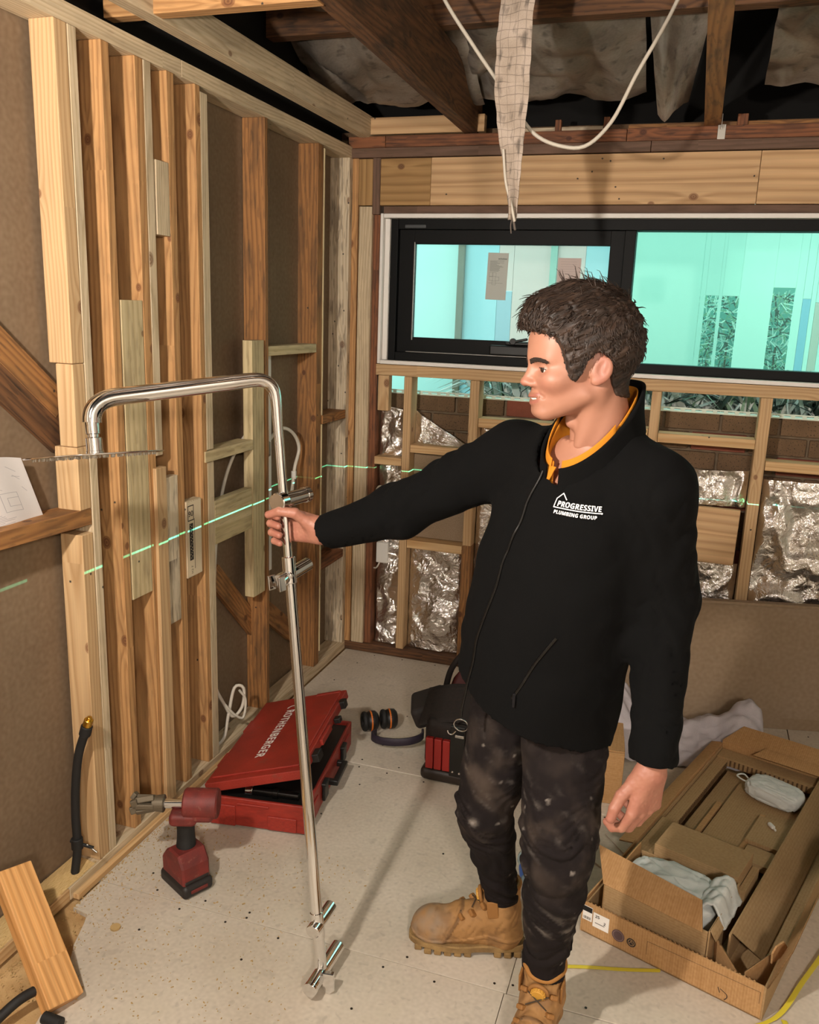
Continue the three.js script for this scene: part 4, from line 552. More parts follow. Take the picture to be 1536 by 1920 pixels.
  part('tuck_flap', plankGeo(0.02, 0.1, 0.14, 0.001), M.cardInner, b).position.set(0.337, 0.06, -0.39);
  // cloth bags
  const clothMat = mottled(54, 0xd5d8d4, 0xc2c8c6, 0.3, 10, null, 0.95, 0.0008, 128);
  const bag = (name, label, cx, cy, cz, lx, ly, lz, seed, ry) => { const s = thing(name, label, 'cloth bag', [o[0] + Math.cos(th) * cx + Math.sin(th) * cz, cy, o[2] - Math.sin(th) * cx + Math.cos(th) * cz], th + ry); const g = new THREE.SphereGeometry(1, 56, 40); const p = g.attributes.position; for (let i = 0; i < p.count; i++) { const v = V(p.getX(i), p.getY(i), p.getZ(i)); const e = (x) => Math.sign(x) * Math.pow(Math.abs(x), 0.6); const n = 0.12 * (1 - Math.abs(noise3(v.x * 2.2 + seed, v.y * 2, v.z * 5)) * 2) + 0.05 * noise3(v.x * 9, v.y * 9, v.z * 9 + seed); p.setXYZ(i, e(v.x) * lx * (1 + n * 0.3), e(v.y) * ly * (1 + n) , e(v.z) * lz * (1 + n * 0.6)); } g.computeVertexNormals(); part('cloth', g, clothMat, s); return s; };
  const b1 = bag('cloth_bag', 'white drawstring cloth bag packed in the small carton near the worker', 0.185, 0.1, -0.172, 0.132, 0.062, 0.1, 3, 0.0);
  part('folded_end', sheetGeo((u, v) => V(0.09 + 0.075 * u, 0.056 + 0.022 * Math.sin(u * 2.6) - 0.06 * smooth(0.55, 1, u) + 0.012 * noise3(u * 4, v * 5, 2), 0.075 - 0.15 * v - 0.03 * u), 20, 20, 0.006), clothMat, b1);
  const b2 = bag('cloth_bag', 'white drawstring cloth bag lying at the far end of the long carton', 0.255, 0.083, -0.985, 0.095, 0.03, 0.06, 8, -0.15);
  part('drawstring', tube([V(-0.09, 0.005, 0.0), V(-0.12, 0.015, -0.01), V(-0.135, 0.012, 0.01), V(-0.11, 0.01, 0.022), V(-0.088, 0.005, 0.012)], 0.003, 30, 6), clothMat, b2);
  const cl = thing('plastic_clip', 'tiny white plastic clip lying on the carton insert', 'clip', [o[0] + Math.cos(th) * 0.3 + Math.sin(th) * -0.78, 0.067, o[2] - Math.sin(th) * 0.3 + Math.cos(th) * -0.78], 0.5); part('body', place(rbox(0.014, 0.012, 0.03, 0.005), 0, 0.006, 0), M.whitePlastic, cl); part('tip', place(rbox(0.006, 0.008, 0.012, 0.003), 0, 0.004, 0.02), M.whitePlastic, cl);
  // white sheet heaped behind
  const sh = thing('white_sheet', 'crumpled white plastic sheet heaped behind the long carton', 'sheet', [1.42, 0, 0.5]);
  part('sheet', sheetGeo((u, v) => { const x = -0.06 + 0.62 * u, z = -0.2 + 0.36 * v - 0.12 * u; const h = 0.1 + 0.07 * fbm(u * 3.5, v * 3, 6, 3) + 0.16 * Math.exp(-Math.pow((u - 0.05) / 0.16, 2)) + 0.09 * Math.exp(-Math.pow((u - 0.86) / 0.14, 2)); return V(x, Math.max(0.004, h * Math.sin(Math.PI * clamp(v * 0.9 + 0.08)) * smooth(0, 0.05, Math.min(u, 1 - u) + 0.02) + 0.012 * noise3(u * 16, v * 14, 2)), z); }, 60, 40, 0.002), mottled(55, 0xbfb9bd, 0xa8a2a6, 0.3, 8, null, 0.8, 0.001, 128), sh);
  const bc = thing('brown_carton', 'plain brown carton standing on the floor behind the worker', 'carton', [1.37, 0, 0.97], 0.1); part('body', plankGeo(0.2, 0.2, 0.25, 0.003), M.cardboard, bc).position.set(0, 0.1, -0.125); part('flap', plankGeo(0.2, 0.004, 0.12, 0.001), M.cardboard, bc).position.set(0, 0.203, -0.07);
  // yellow strapping and bits
  const ys = solid(0xd6c53a, 0.5);
  const s1 = thing('yellow_strap', 'yellow packing strap running under the long carton to the boot', 'strap', [0, 0, 0]); part('band', sheetGeo((u, v) => { const p = new THREE.CatmullRomCurve3([V(1.35, 0.003, 1.83), V(1.43, 0.003, 1.80), V(1.55, 0.002, 1.765), V(1.64, 0.002, 1.735)]).getPointAt(u); return p.add(V(0.0, 0, (v - 0.5) * 0.012)); }, 30, 1, 0.001), ys, s1);
  const s2 = thing('yellow_strap', 'yellow packing strap along the right side of the long carton', 'strap', [0, 0, 0]); part('band', sheetGeo((u, v) => { const p = new THREE.CatmullRomCurve3([V(1.84, 0.003, 1.865), V(1.92, 0.004, 1.80), V(2.0, 0.012, 1.65), V(2.09, 0.02, 1.47), V(2.2, 0.02, 1.2)]).getPointAt(u); return p.add(V((v - 0.5) * 0.014, 0, 0)); }, 40, 1, 0.001), ys, s2);
  const s3 = thing('yellow_strap', 'short yellow packing strap crossing the floor at the lower right corner', 'strap', [0, 0, 0]); part('band', sheetGeo((u, v) => { const p = new THREE.CatmullRomCurve3([V(1.94, 0.004, 1.80), V(1.96, 0.006, 1.87), V(2.0, 0.002, 1.96)]).getPointAt(u); return p.add(V((v - 0.5) * 0.014, 0, 0)); }, 20, 1, 0.001), ys, s3);
  const bo = thing('water_bottle', 'crushed clear plastic bottle with a blue label behind the right boot', 'bottle', [1.24, 0.03, 1.5], 0.5);
  part('body', place(lathe([[0, -0.09], [0.026, -0.088], [0.03, -0.07], [0.024, -0.03], [0.03, 0.01], [0.026, 0.05], [0.012, 0.085], [0.012, 0.1], [0, 0.1]], 24), 0, 0, 0, Math.PI / 2, 0, 0.2), new THREE.MeshPhysicalMaterial({ color: 0xcfe6ee, transmission: 0.7, roughness: 0.2, thickness: 0 }), bo); part('label', place(lathe([[0.0295, -0.03], [0.0305, 0.01], [0.0305, 0.03]], 24), 0, 0, 0, Math.PI / 2, 0, 0.2), new THREE.MeshStandardMaterial({ color: 0x2757a8, roughness: 0.4, side: THREE.DoubleSide }), bo); part('cap', place(cyl(0.014, 0.014, 0.014), 0, 0, 0.106, Math.PI / 2, 0, 0), M.whitePlastic, bo);
  for (const [i, x, z, a, label] of [[0, 1.49, 1.22, 0.9, 'thin grey offcut lying on the floor left of the long carton'], [1, 1.43, 1.33, 0.7, 'thinner of the two grey offcuts, nearer the worker\'s knee']]) { const s = thing('sheet_offcut', label, 'offcut', [x, 0, z], -a); part('strip', place(rbox(0.16 - i * 0.04, 0.004, 0.008, 0.001, 1), 0, 0.003, 0), M.cement, s); }
}
// ---------------------------------------------------------------- signed distance fields and their meshes
const len3 = (x, y, z) => Math.sqrt(x * x + y * y + z * z);
const smin = (a, b, k) => { const h = clamp(0.5 + 0.5 * (b - a) / k); return lerp(b, a, h) - k * h * (1 - h); };
const smax = (a, b, k) => -smin(-a, -b, k);
function capsule(p, a, b, ra, rb) { const bx = b[0] - a[0], by = b[1] - a[1], bz = b[2] - a[2], px = p[0] - a[0], py = p[1] - a[1], pz = p[2] - a[2]; const t = clamp((px * bx + py * by + pz * bz) / (bx * bx + by * by + bz * bz)); return len3(px - bx * t, py - by * t, pz - bz * t) - (ra + (rb - ra) * t); }
function ellip(p, c, r) { const x = (p[0] - c[0]) / r[0], y = (p[1] - c[1]) / r[1], z = (p[2] - c[2]) / r[2]; const k = len3(x, y, z); return (k - 1) * Math.min(r[0], r[1], r[2]); }
// surface nets over a grid, skipping blocks that lie far from the surface
function netMesh(f, lo, hi, cell) {
  const n = [0, 1, 2].map((k) => Math.ceil((hi[k] - lo[k]) / cell) + 1), [nx, ny, nz] = n, F = new Float32Array(nx * ny * nz).fill(1), id = (i, j, k) => i + nx * (j + ny * k), S = 6;
  for (let k0 = 0; k0 < nz; k0 += S) for (let j0 = 0; j0 < ny; j0 += S) for (let i0 = 0; i0 < nx; i0 += S) {
    const c = [lo[0] + (i0 + S / 2) * cell, lo[1] + (j0 + S / 2) * cell, lo[2] + (k0 + S / 2) * cell]; const d = f(c); const far = Math.abs(d) > S * cell * 1.7;
    for (let k = k0; k < Math.min(k0 + S, nz); k++) for (let j = j0; j < Math.min(j0 + S, ny); j++) for (let i = i0; i < Math.min(i0 + S, nx); i++) F[id(i, j, k)] = far ? d : f([lo[0] + i * cell, lo[1] + j * cell, lo[2] + k * cell]);
  }
  const at = new Int32Array(nx * ny * nz).fill(-1), pos = [], idx = [];
  for (let k = 0; k < nz - 1; k++) for (let j = 0; j < ny - 1; j++) for (let i = 0; i < nx - 1; i++) {
    let m = 0, x = 0, y = 0, z = 0, c = 0; for (let q = 0; q < 8; q++) if (F[id(i + (q & 1), j + (q >> 1 & 1), k + (q >> 2))] < 0) m |= 1 << q; if (m === 0 || m === 255) continue;
    for (const [a, b] of EDGES) { const sa = m >> a & 1, sb = m >> b & 1; if (sa === sb) continue; const va = F[id(i + (a & 1), j + (a >> 1 & 1), k + (a >> 2))], vb = F[id(i + (b & 1), j + (b >> 1 & 1), k + (b >> 2))], t = va / (va - vb); x += lerp(a & 1, b & 1, t); y += lerp(a >> 1 & 1, b >> 1 & 1, t); z += lerp(a >> 2, b >> 2, t); c++; }
    at[id(i, j, k)] = pos.length / 3; pos.push(lo[0] + (i + x / c) * cell, lo[1] + (j + y / c) * cell, lo[2] + (k + z / c) * cell);
  }
  const face = (a, b, c, d, fl) => { if (a < 0 || b < 0 || c < 0 || d < 0) return; fl ? idx.push(a, b, c, a, c, d) : idx.push(a, c, b, a, d, c); };
  for (let k = 1; k < nz - 1; k++) for (let j = 1; j < ny - 1; j++) for (let i = 1; i < nx - 1; i++) {
    const s = F[id(i, j, k)] < 0;
    if (s !== F[id(i + 1, j, k)] < 0) face(at[id(i, j - 1, k - 1)], at[id(i, j, k - 1)], at[id(i, j, k)], at[id(i, j - 1, k)], s);
    if (s !== F[id(i, j + 1, k)] < 0) face(at[id(i - 1, j, k - 1)], at[id(i - 1, j, k)], at[id(i, j, k)], at[id(i, j, k - 1)], s);
    if (s !== F[id(i, j, k + 1)] < 0) face(at[id(i - 1, j - 1, k)], at[id(i, j - 1, k)], at[id(i, j, k)], at[id(i - 1, j, k)], s);
  }
  const g = new THREE.BufferGeometry(); g.setAttribute('position', new THREE.Float32BufferAttribute(pos, 3)); g.setIndex(idx);
  const nor = new Float32Array(pos.length), e = cell * 0.35; for (let q = 0; q < pos.length; q += 3) { const p = [pos[q], pos[q + 1], pos[q + 2]], v = [0, 0, 0]; for (let a = 0; a < 3; a++) { const b = p.slice(), c = p.slice(); b[a] += e; c[a] -= e; v[a] = f(b) - f(c); } const l = len3(...v) || 1; nor.set([v[0] / l, v[1] / l, v[2] / l], q); }
  g.setAttribute('normal', new THREE.BufferAttribute(nor, 3)); g.setAttribute('uv', new THREE.BufferAttribute(new Float32Array(pos.length / 3 * 2), 2)); return g;
}
const EDGES = []; for (let a = 0; a < 8; a++) for (let b = a + 1; b < 8; b++) { const x = a ^ b; if (x === 1 || x === 2 || x === 4) EDGES.push([a, b]); }
function paint(g, f) { const p = g.attributes.position, n = g.attributes.normal, c = new Float32Array(p.count * 3), o = [0, 0, 0]; for (let i = 0; i < p.count; i++) { f([p.getX(i), p.getY(i), p.getZ(i)], o, [n.getX(i), n.getY(i), n.getZ(i)]); c.set(o, i * 3); } g.setAttribute('color', new THREE.BufferAttribute(c, 3)); return g; }
const lin = (h) => { const c = new THREE.Color(h); return [c.r, c.g, c.b]; };
const mix3 = (o, c, t) => { for (let k = 0; k < 3; k++) o[k] = lerp(o[k], c[k], t); };
function boxUV(g, s = 1) { const p = g.attributes.position, n = g.attributes.normal, uv = g.attributes.uv; for (let i = 0; i < p.count; i++) { const a = Math.abs(n.getX(i)), b = Math.abs(n.getZ(i)); uv.setXY(i, (a > b ? p.getZ(i) : p.getX(i)) * s, p.getY(i) * s); } return g; }

// ---------------------------------------------------------------- the plumber
const man = thing('person', 'smiling young man in black jacket, dusty trousers and tan boots, holding the chrome rail', 'person', [0, 0, 0]);
const J = { neck: [1.372, 1.47, 2.065], shR: [1.2, 1.392, 1.955], elR: [0.93, 1.236, 1.935], wrR: [0.738, 1.163, 1.958], shL: [1.508, 1.378, 2.135], elL: [1.55, 1.15, 2.075], wrL: [1.562, 0.835, 2.19], hipR: [1.235, 0.9, 1.95], hipL: [1.365, 0.9, 2.03], knR: [1.178, 0.505, 1.935], knL: [1.383, 0.53, 2.105], anR: [1.213, 0.12, 1.805], anL: [1.367, 0.12, 2.045] };
// torso sections of the jacket: y, centre x, centre z, half width, half depth, turn to the left
const TS = [[0.76, 1.286, 2.0, 0.192, 0.172, 0.9], [0.83, 1.288, 2.0, 0.196, 0.174, 0.9], [1.0, 1.304, 2.012, 0.198, 0.172, 0.85], [1.18, 1.33, 2.04, 0.195, 0.158, 0.76], [1.32, 1.354, 2.055, 0.184, 0.137, 0.72], [1.40, 1.37, 2.07, 0.15, 0.114, 0.72], [1.455, 1.382, 2.08, 0.1, 0.09, 0.72], [1.5, 1.386, 2.088, 0.074, 0.076, 0.72], [1.6, 1.386, 2.09, 0.06, 0.06, 0.72]];
function torsoAt(y) { let i = 0; while (i < TS.length - 2 && y > TS[i + 1][0]) i++; const a = TS[i], b = TS[i + 1], t = clamp((y - a[0]) / (b[0] - a[0])); const s = t * t * (3 - 2 * t) * 0.5 + t * 0.5; return a.map((v, k) => lerp(v, b[k], s)); }
function torso(p, grow = 0) { const [, cx, cz, a, b, t] = torsoAt(p[1]); const x = p[0] - cx, z = p[2] - cz, s = Math.sin(t), c = Math.cos(t); const u = (x * c + z * s) / (a + grow), w = (-x * s + z * c) / (b + grow); const e = 2.3; const k = Math.pow(Math.pow(Math.abs(u), e) + Math.pow(Math.abs(w), e), 1 / e); return (k - 1) * Math.min(a, b); }
const front = (y, off = 0, da = 0) => { const [, cx, cz, a, b, t] = torsoAt(y); const s = Math.sin(t), c = Math.cos(t); const u = Math.sin(da) * (a + off), w = Math.cos(da) * (b + off); return [cx + u * c - w * s, y, cz + u * s + w * c]; };
function sleeve(p, s, e, w, r) { let d = capsule(p, s, e, r[0], r[1]); d = smin(d, capsule(p, e, w, r[1], r[2]), 0.03); return d; }
function jacketSdf(p) {
  let d = torso(p);
  const aR = sleeve(p, J.shR, J.elR, [J.wrR[0] - 0.0, J.wrR[1], J.wrR[2]], [0.076, 0.06, 0.043]), aL = sleeve(p, J.shL, J.elL, J.wrL, [0.08, 0.062, 0.047]);
  d = smin(d, aR, 0.06); d = smin(d, aL, 0.045);
  d = smin(d, capsule(p, J.shR, [1.365, 1.435, 2.07], 0.06, 0.058), 0.05); d = smin(d, capsule(p, J.shL, [1.4, 1.435, 2.09], 0.062, 0.058), 0.05);
  // folds: along the sleeves, under the arm and across the waist
  const x = p[0], y = p[1], z = p[2];
  const arm = Math.max(smooth(1.16, 1.0, x), smooth(0.03, -0.02, aL - 0.01)); const w = noise3(x * 6, y * 6, z * 6) * 1.5;
  d += 0.0055 * arm * (1 - 2 * Math.abs(noise3(x * 13 + y * 9 + w, y * 14 - x * 5, z * 9))) - 0.002 * arm;
  d += 0.004 * (1 - arm) * (1 - 2 * Math.abs(noise3(x * 4 + y * 5 + w * 0.6, y * 4, z * 5 + 3))) + 0.002 * noise3(x * 18, y * 14, z * 18);
  return d;
}
// open below: hollow it out so that the hem and cuffs show an edge
const cutR = (p) => { const ax = 0.93 - 0.738, ay = 1.268 - 1.163; const l = Math.hypot(ax, ay); return -((p[0] - 0.742) * ax / l + (p[1] - 1.163) * ay / l); };
const cutL = (p) => { const d = [0.01, 0.28, -0.07], l = len3(...d); return -((p[0] - J.wrL[0]) * d[0] + (p[1] - J.wrL[1] - 0.006) * d[1] + (p[2] - J.wrL[2]) * d[2]) / l; };
function jacket(p) {
  let d = jacketSdf(p); const hem = 0.832 + 0.34 * (1.34 - p[0]) + 0.006 * noise3(p[0] * 9, 0, p[2] * 9) - p[1];
  d = smax(d, (d + 0.012 < 0) ? Math.min(0.02, -(d + 0.014)) : -1, 0.004) ; // shell
  d = Math.max(d, p[0] < 0.95 ? cutR(p) : -1); if (p[0] > 1.49 && p[1] < 0.95 && capsule(p, J.elL, [J.wrL[0], J.wrL[1] - 0.05, J.wrL[2]], 0.06, 0.06) < 0.02) d = Math.max(d, cutL(p)); else d = Math.max(d, hem);
  // neck opening
  const nx = p[0] - 1.386, nz = p[2] - 2.09, nr = Math.hypot(nx, nz); if (nr < 0.16) { const w = (-nx * 0.659 + nz * 0.752) / 0.1, fr = clamp((1 + w) / 2); d = smax(d, p[1] - (1.535 - 0.168 * Math.pow(fr, 1.5)) - 3 * Math.max(0, nr - 0.1), 0.006); }
  const fr = front(1.415, -0.01); d = smax(d, -capsule(p, [1.36, 1.475, 2.12], [fr[0], fr[1], fr[2]], 0.055, 0.012), 0.006);
  return d;
}
const fabric = (c, r, s, bump) => { const t = dataTex(128, 128, (i, j, o) => { o[0] = o[1] = o[2] = 0.5 + 0.5 * (hash3(i, j, 5) - 0.5) + 0.25 * (((i + j) & 3) / 3 - 0.5); }, false); t.repeat.set(30, 30); return new THREE.MeshPhysicalMaterial({ color: c, roughness: r, bumpMap: t, bumpScale: bump, specularIntensity: 0.3, sheen: s, sheenRoughness: 0.6, sheenColor: new THREE.Color(0x3a3836) }); };
const jm = fabric(0x060606, 0.95, 0.0, 0.0004);
const jk = part('jacket', boxUV(netMesh(jacket, [0.66, 0.77, 1.78], [1.68, 1.57, 2.33], 0.0075)), jm, man);
const onSurf = (f, p, n, k = 12) => { const q = p.slice(); for (let i = 0; i < k; i++) { const d = f(q); for (let a = 0; a < 3; a++) q[a] -= n[a] * d * 0.8; } return q; };
const gradOf = (f, p, e = 0.004) => { const v = [0, 0, 0]; for (let a = 0; a < 3; a++) { const b = p.slice(), c = p.slice(); b[a] += e; c[a] -= e; v[a] = f(b) - f(c); } const l = len3(...v); return v.map((x) => x / l); };
{ // zip, pocket zip and the printed logo follow the cloth
  const zp = []; for (let i = 0; i <= 40; i++) { const y = lerp(0.825, 1.4, i / 40); const p = front(y, 0.02); const c = torsoAt(y); const n = [p[0] - c[1], 0, p[2] - c[2]]; const l = Math.hypot(n[0], n[2]); const q = onSurf(jacketSdf, p, [n[0] / l, 0, n[2] / l]); zp.push(V(q[0] + n[0] / l * 0.0015, q[1], q[2] + n[2] / l * 0.0015)); }
  part('zip', tube(zp, 0.0032, 120, 8), solid(0x050505, 0.35), jk);
  const pz = []; for (let i = 0; i <= 14; i++) { const t = i / 14, y = lerp(1.08, 0.93, t); const p = front(y, 0.02, lerp(0.95, 0.68, t)); const c = torsoAt(y); const n = [p[0] - c[1], 0, p[2] - c[2]]; const l = Math.hypot(n[0], n[2]); const q = onSurf(jacketSdf, p, [n[0] / l, 0, n[2] / l]); pz.push(V(q[0], q[1], q[2])); }
  const pk = part('pocket_zip', tube(pz, 0.0035, 40, 8), solid(0x040404, 0.3), jk); part('zip_pull', place(rbox(0.006, 0.03, 0.004, 0.001), pz[13].x - 0.001, pz[13].y - 0.012, pz[13].z + 0.004), solid(0x26262a, 0.3, 0.7), pk);
  const c = document.createElement('canvas'); c.width = 768; c.height = 384; const g = c.getContext('2d'); g.clearRect(0, 0, 768, 384); g.fillStyle = g.strokeStyle = '#f2f0ec'; g.lineWidth = 13; g.lineJoin = 'round';
  g.beginPath(); g.moveTo(750, 232); g.lineTo(22, 232); g.lineTo(22, 110); g.lineTo(100, 26); g.lineTo(190, 110); g.stroke(); g.beginPath(); g.arc(748, 232, 12, 0, 7); g.fill();
  g.font = 'bold 104px sans-serif'; const fit = (s, x, y, w) => { const m = g.measureText(s).width; g.save(); g.translate(x, y); g.scale(w / m, 1); g.fillText(s, 0, 0); g.restore(); }; fit('PROGRESSIVE', 60, 210, 680); g.font = 'bold 70px sans-serif'; fit('PLUMBING GROUP', 44, 318, 640);
  const tx = new THREE.CanvasTexture(c); tx.colorSpace = THREE.SRGBColorSpace;
  const yc = 1.345; const lg = sheetGeo((u, v) => { const y = yc + (v - 0.5) * 0.052; const p = front(y, 0.03, lerp(0.40, 1.02, u)); const cc = torsoAt(y); let n = [p[0] - cc[1], 0, p[2] - cc[2]]; const l = Math.hypot(n[0], n[2]); n = [n[0] / l, 0, n[2] / l]; const q = onSurf(jacketSdf, p, n); return V(q[0] + n[0] * 0.0022, y, q[2] + n[2] * 0.0022); }, 20, 8, 0.0006);
  part('logo', lg, new THREE.MeshStandardMaterial({ map: tx, transparent: true, alphaTest: 0.35, roughness: 0.7 }), jk);
}
// collars: stand-up jacket collar and the orange shirt collar inside it
{
  const ft = [-Math.sin(0.72), Math.cos(0.72)], lf = [Math.cos(0.72), Math.sin(0.72)], N = [1.386, 2.09];
  const ring = (a, R, y, fx = 0) => V(N[0] + lf[0] * Math.sin(a) * R - ft[0] * Math.cos(a) * (R + fx), y, N[1] + lf[1] * Math.sin(a) * R - ft[1] * Math.cos(a) * (R + fx));
  const top = (fr) => 1.578 - 0.168 * Math.pow(fr, 1.5);
  part('collar', sheetGeo((u, v) => { const a = lerp(-2.95, 2.95, u), fr = (1 - Math.cos(a)) / 2; const R = 0.083 + 0.024 * fr * fr; return ring(a, R + 0.008 * (1 - v) - 0.003 * Math.sin(v * 3.1), top(fr) - 0.085 * (1 - v)); }, 70, 10, 0.007), jm, jk);
  const org = fabric(0xc07a22, 0.85, 0.2, 0.0003);
  const sc = part('shirt_collar', sheetGeo((u, v) => { const a = lerp(-3.0, 3.0, u), fr = (1 - Math.cos(a)) / 2; const R = 0.071 + 0.022 * fr * fr; return ring(a, R, top(fr) + 0.008 - 0.02 * (1 - fr) - 0.06 * (1 - v)); }, 70, 8, 0.003), org, man);
  for (const s of [-1, 1]) part('lapel', sheetGeo((u, v) => { const a = s * lerp(2.98, 1.9, u), fr = (1 - Math.cos(a)) / 2; const R = 0.074 + 0.022 * fr * fr; return ring(a, R + 0.006 * v, top(fr) + 0.014 - (0.05 * (1 - 0.3 * u)) * v); }, 16, 8, 0.003), org, sc);
  part('placket', sheetGeo((u, v) => { const y = lerp(1.41, 1.36, v); const p = front(y, -0.012, (u - 0.5) * 0.3 * (1 - v * 0.5)); return V(p[0], y, p[2]); }, 6, 6, 0.003), org, sc);
}
// trousers
function legSdf(p, h, k, a, r) { let d = capsule(p, h, k, r[0], r[1]); d = smin(d, capsule(p, k, a, r[2], r[3]), 0.035); return d; }
function trousersSdf(p) {
  const R = legSdf(p, J.hipR, J.knR, [J.anR[0] + 0.002, 0.15, J.anR[2]], [0.098, 0.07, 0.068, 0.046]), L = legSdf(p, J.hipL, J.knL, [J.anL[0], 0.17, J.anL[2]], [0.104, 0.078, 0.074, 0.05]);
  let d = smin(R, L, 0.02); d = smin(d, ellip(p, [1.3, 0.95, 1.995], [0.16, 0.12, 0.13]), 0.04);
  const [x, y, z] = p; const kn = Math.exp(-Math.pow((y - 0.5) / 0.1, 2)), an = smooth(0.38, 0.24, y); const w = noise3(x * 8, y * 8, z * 8);
  d -= 0.012 * Math.exp(-Math.pow((y - 0.6) / 0.05, 2)) * smooth(0.0, 0.05, z - 1.9) * 0.5 + 0.008 * Math.exp(-Math.pow((y - 0.42) / 0.045, 2)) * 0.6;
  d += 0.006 * (0.4 + kn + an) * (1 - 2 * Math.abs(noise3(x * 7 + w, y * 24 + x * 8 + w * 2, z * 7))) + 0.003 * noise3(x * 20, y * 22, z * 20);
  return d;
}
const trousers = (p) => { let d = trousersSdf(p); d = Math.max(d, p[1] - 1.0); const hem = 0.16 + (p[2] > 1.93 ? 0.02 : 0) - p[1]; d = smax(d, hem, 0.008); return d; };
{
  const base = lin(0x1c1717), dust = lin(0x574b42), pale = lin(0x9a9188), grease = lin(0x151313);
  const g = paint(netMesh(trousers, [1.05, 0.13, 1.72], [1.5, 1.02, 2.24], 0.0065), (p, o) => {
    const [x, y, z] = p; o[0] = base[0]; o[1] = base[1]; o[2] = base[2]; mix3(o, grease, smooth(0.1, 0.4, fbm(x * 6, y * 5, z * 6, 3)) * 0.6);
    const area = Math.max(Math.exp(-Math.pow((y - 0.62) / 0.14, 2)) * 0.75, x > 1.28 ? Math.exp(-Math.pow((y - 0.36) / 0.05, 2)) * 1.5 : Math.exp(-Math.pow((y - 0.47) / 0.05, 2)) * 0.5);
    mix3(o, dust, clamp(area * smooth(-0.1, 0.5, fbm(x * 11, y * 9, z * 11, 4)) * 0.8)); mix3(o, pale, area * smooth(0.1, 0.6, fbm(x * 30 + y * 40, y * 16, z * 30, 4)) * 0.3);
    mix3(o, pale, smooth(0.78, 0.86, noise3(x * 60 + y * 30, y * 95, z * 60)) * 0.6); mix3(o, pale, Math.exp(-Math.pow(Math.hypot(x - 1.165, y - 0.5) / 0.009, 2)) * 0.8);
  });
  part('trousers', boxUV(g), new THREE.MeshPhysicalMaterial({ vertexColors: true, roughness: 0.92, specularIntensity: 0.3, bumpMap: jm.bumpMap, bumpScale: 0.0005 }), man);
}
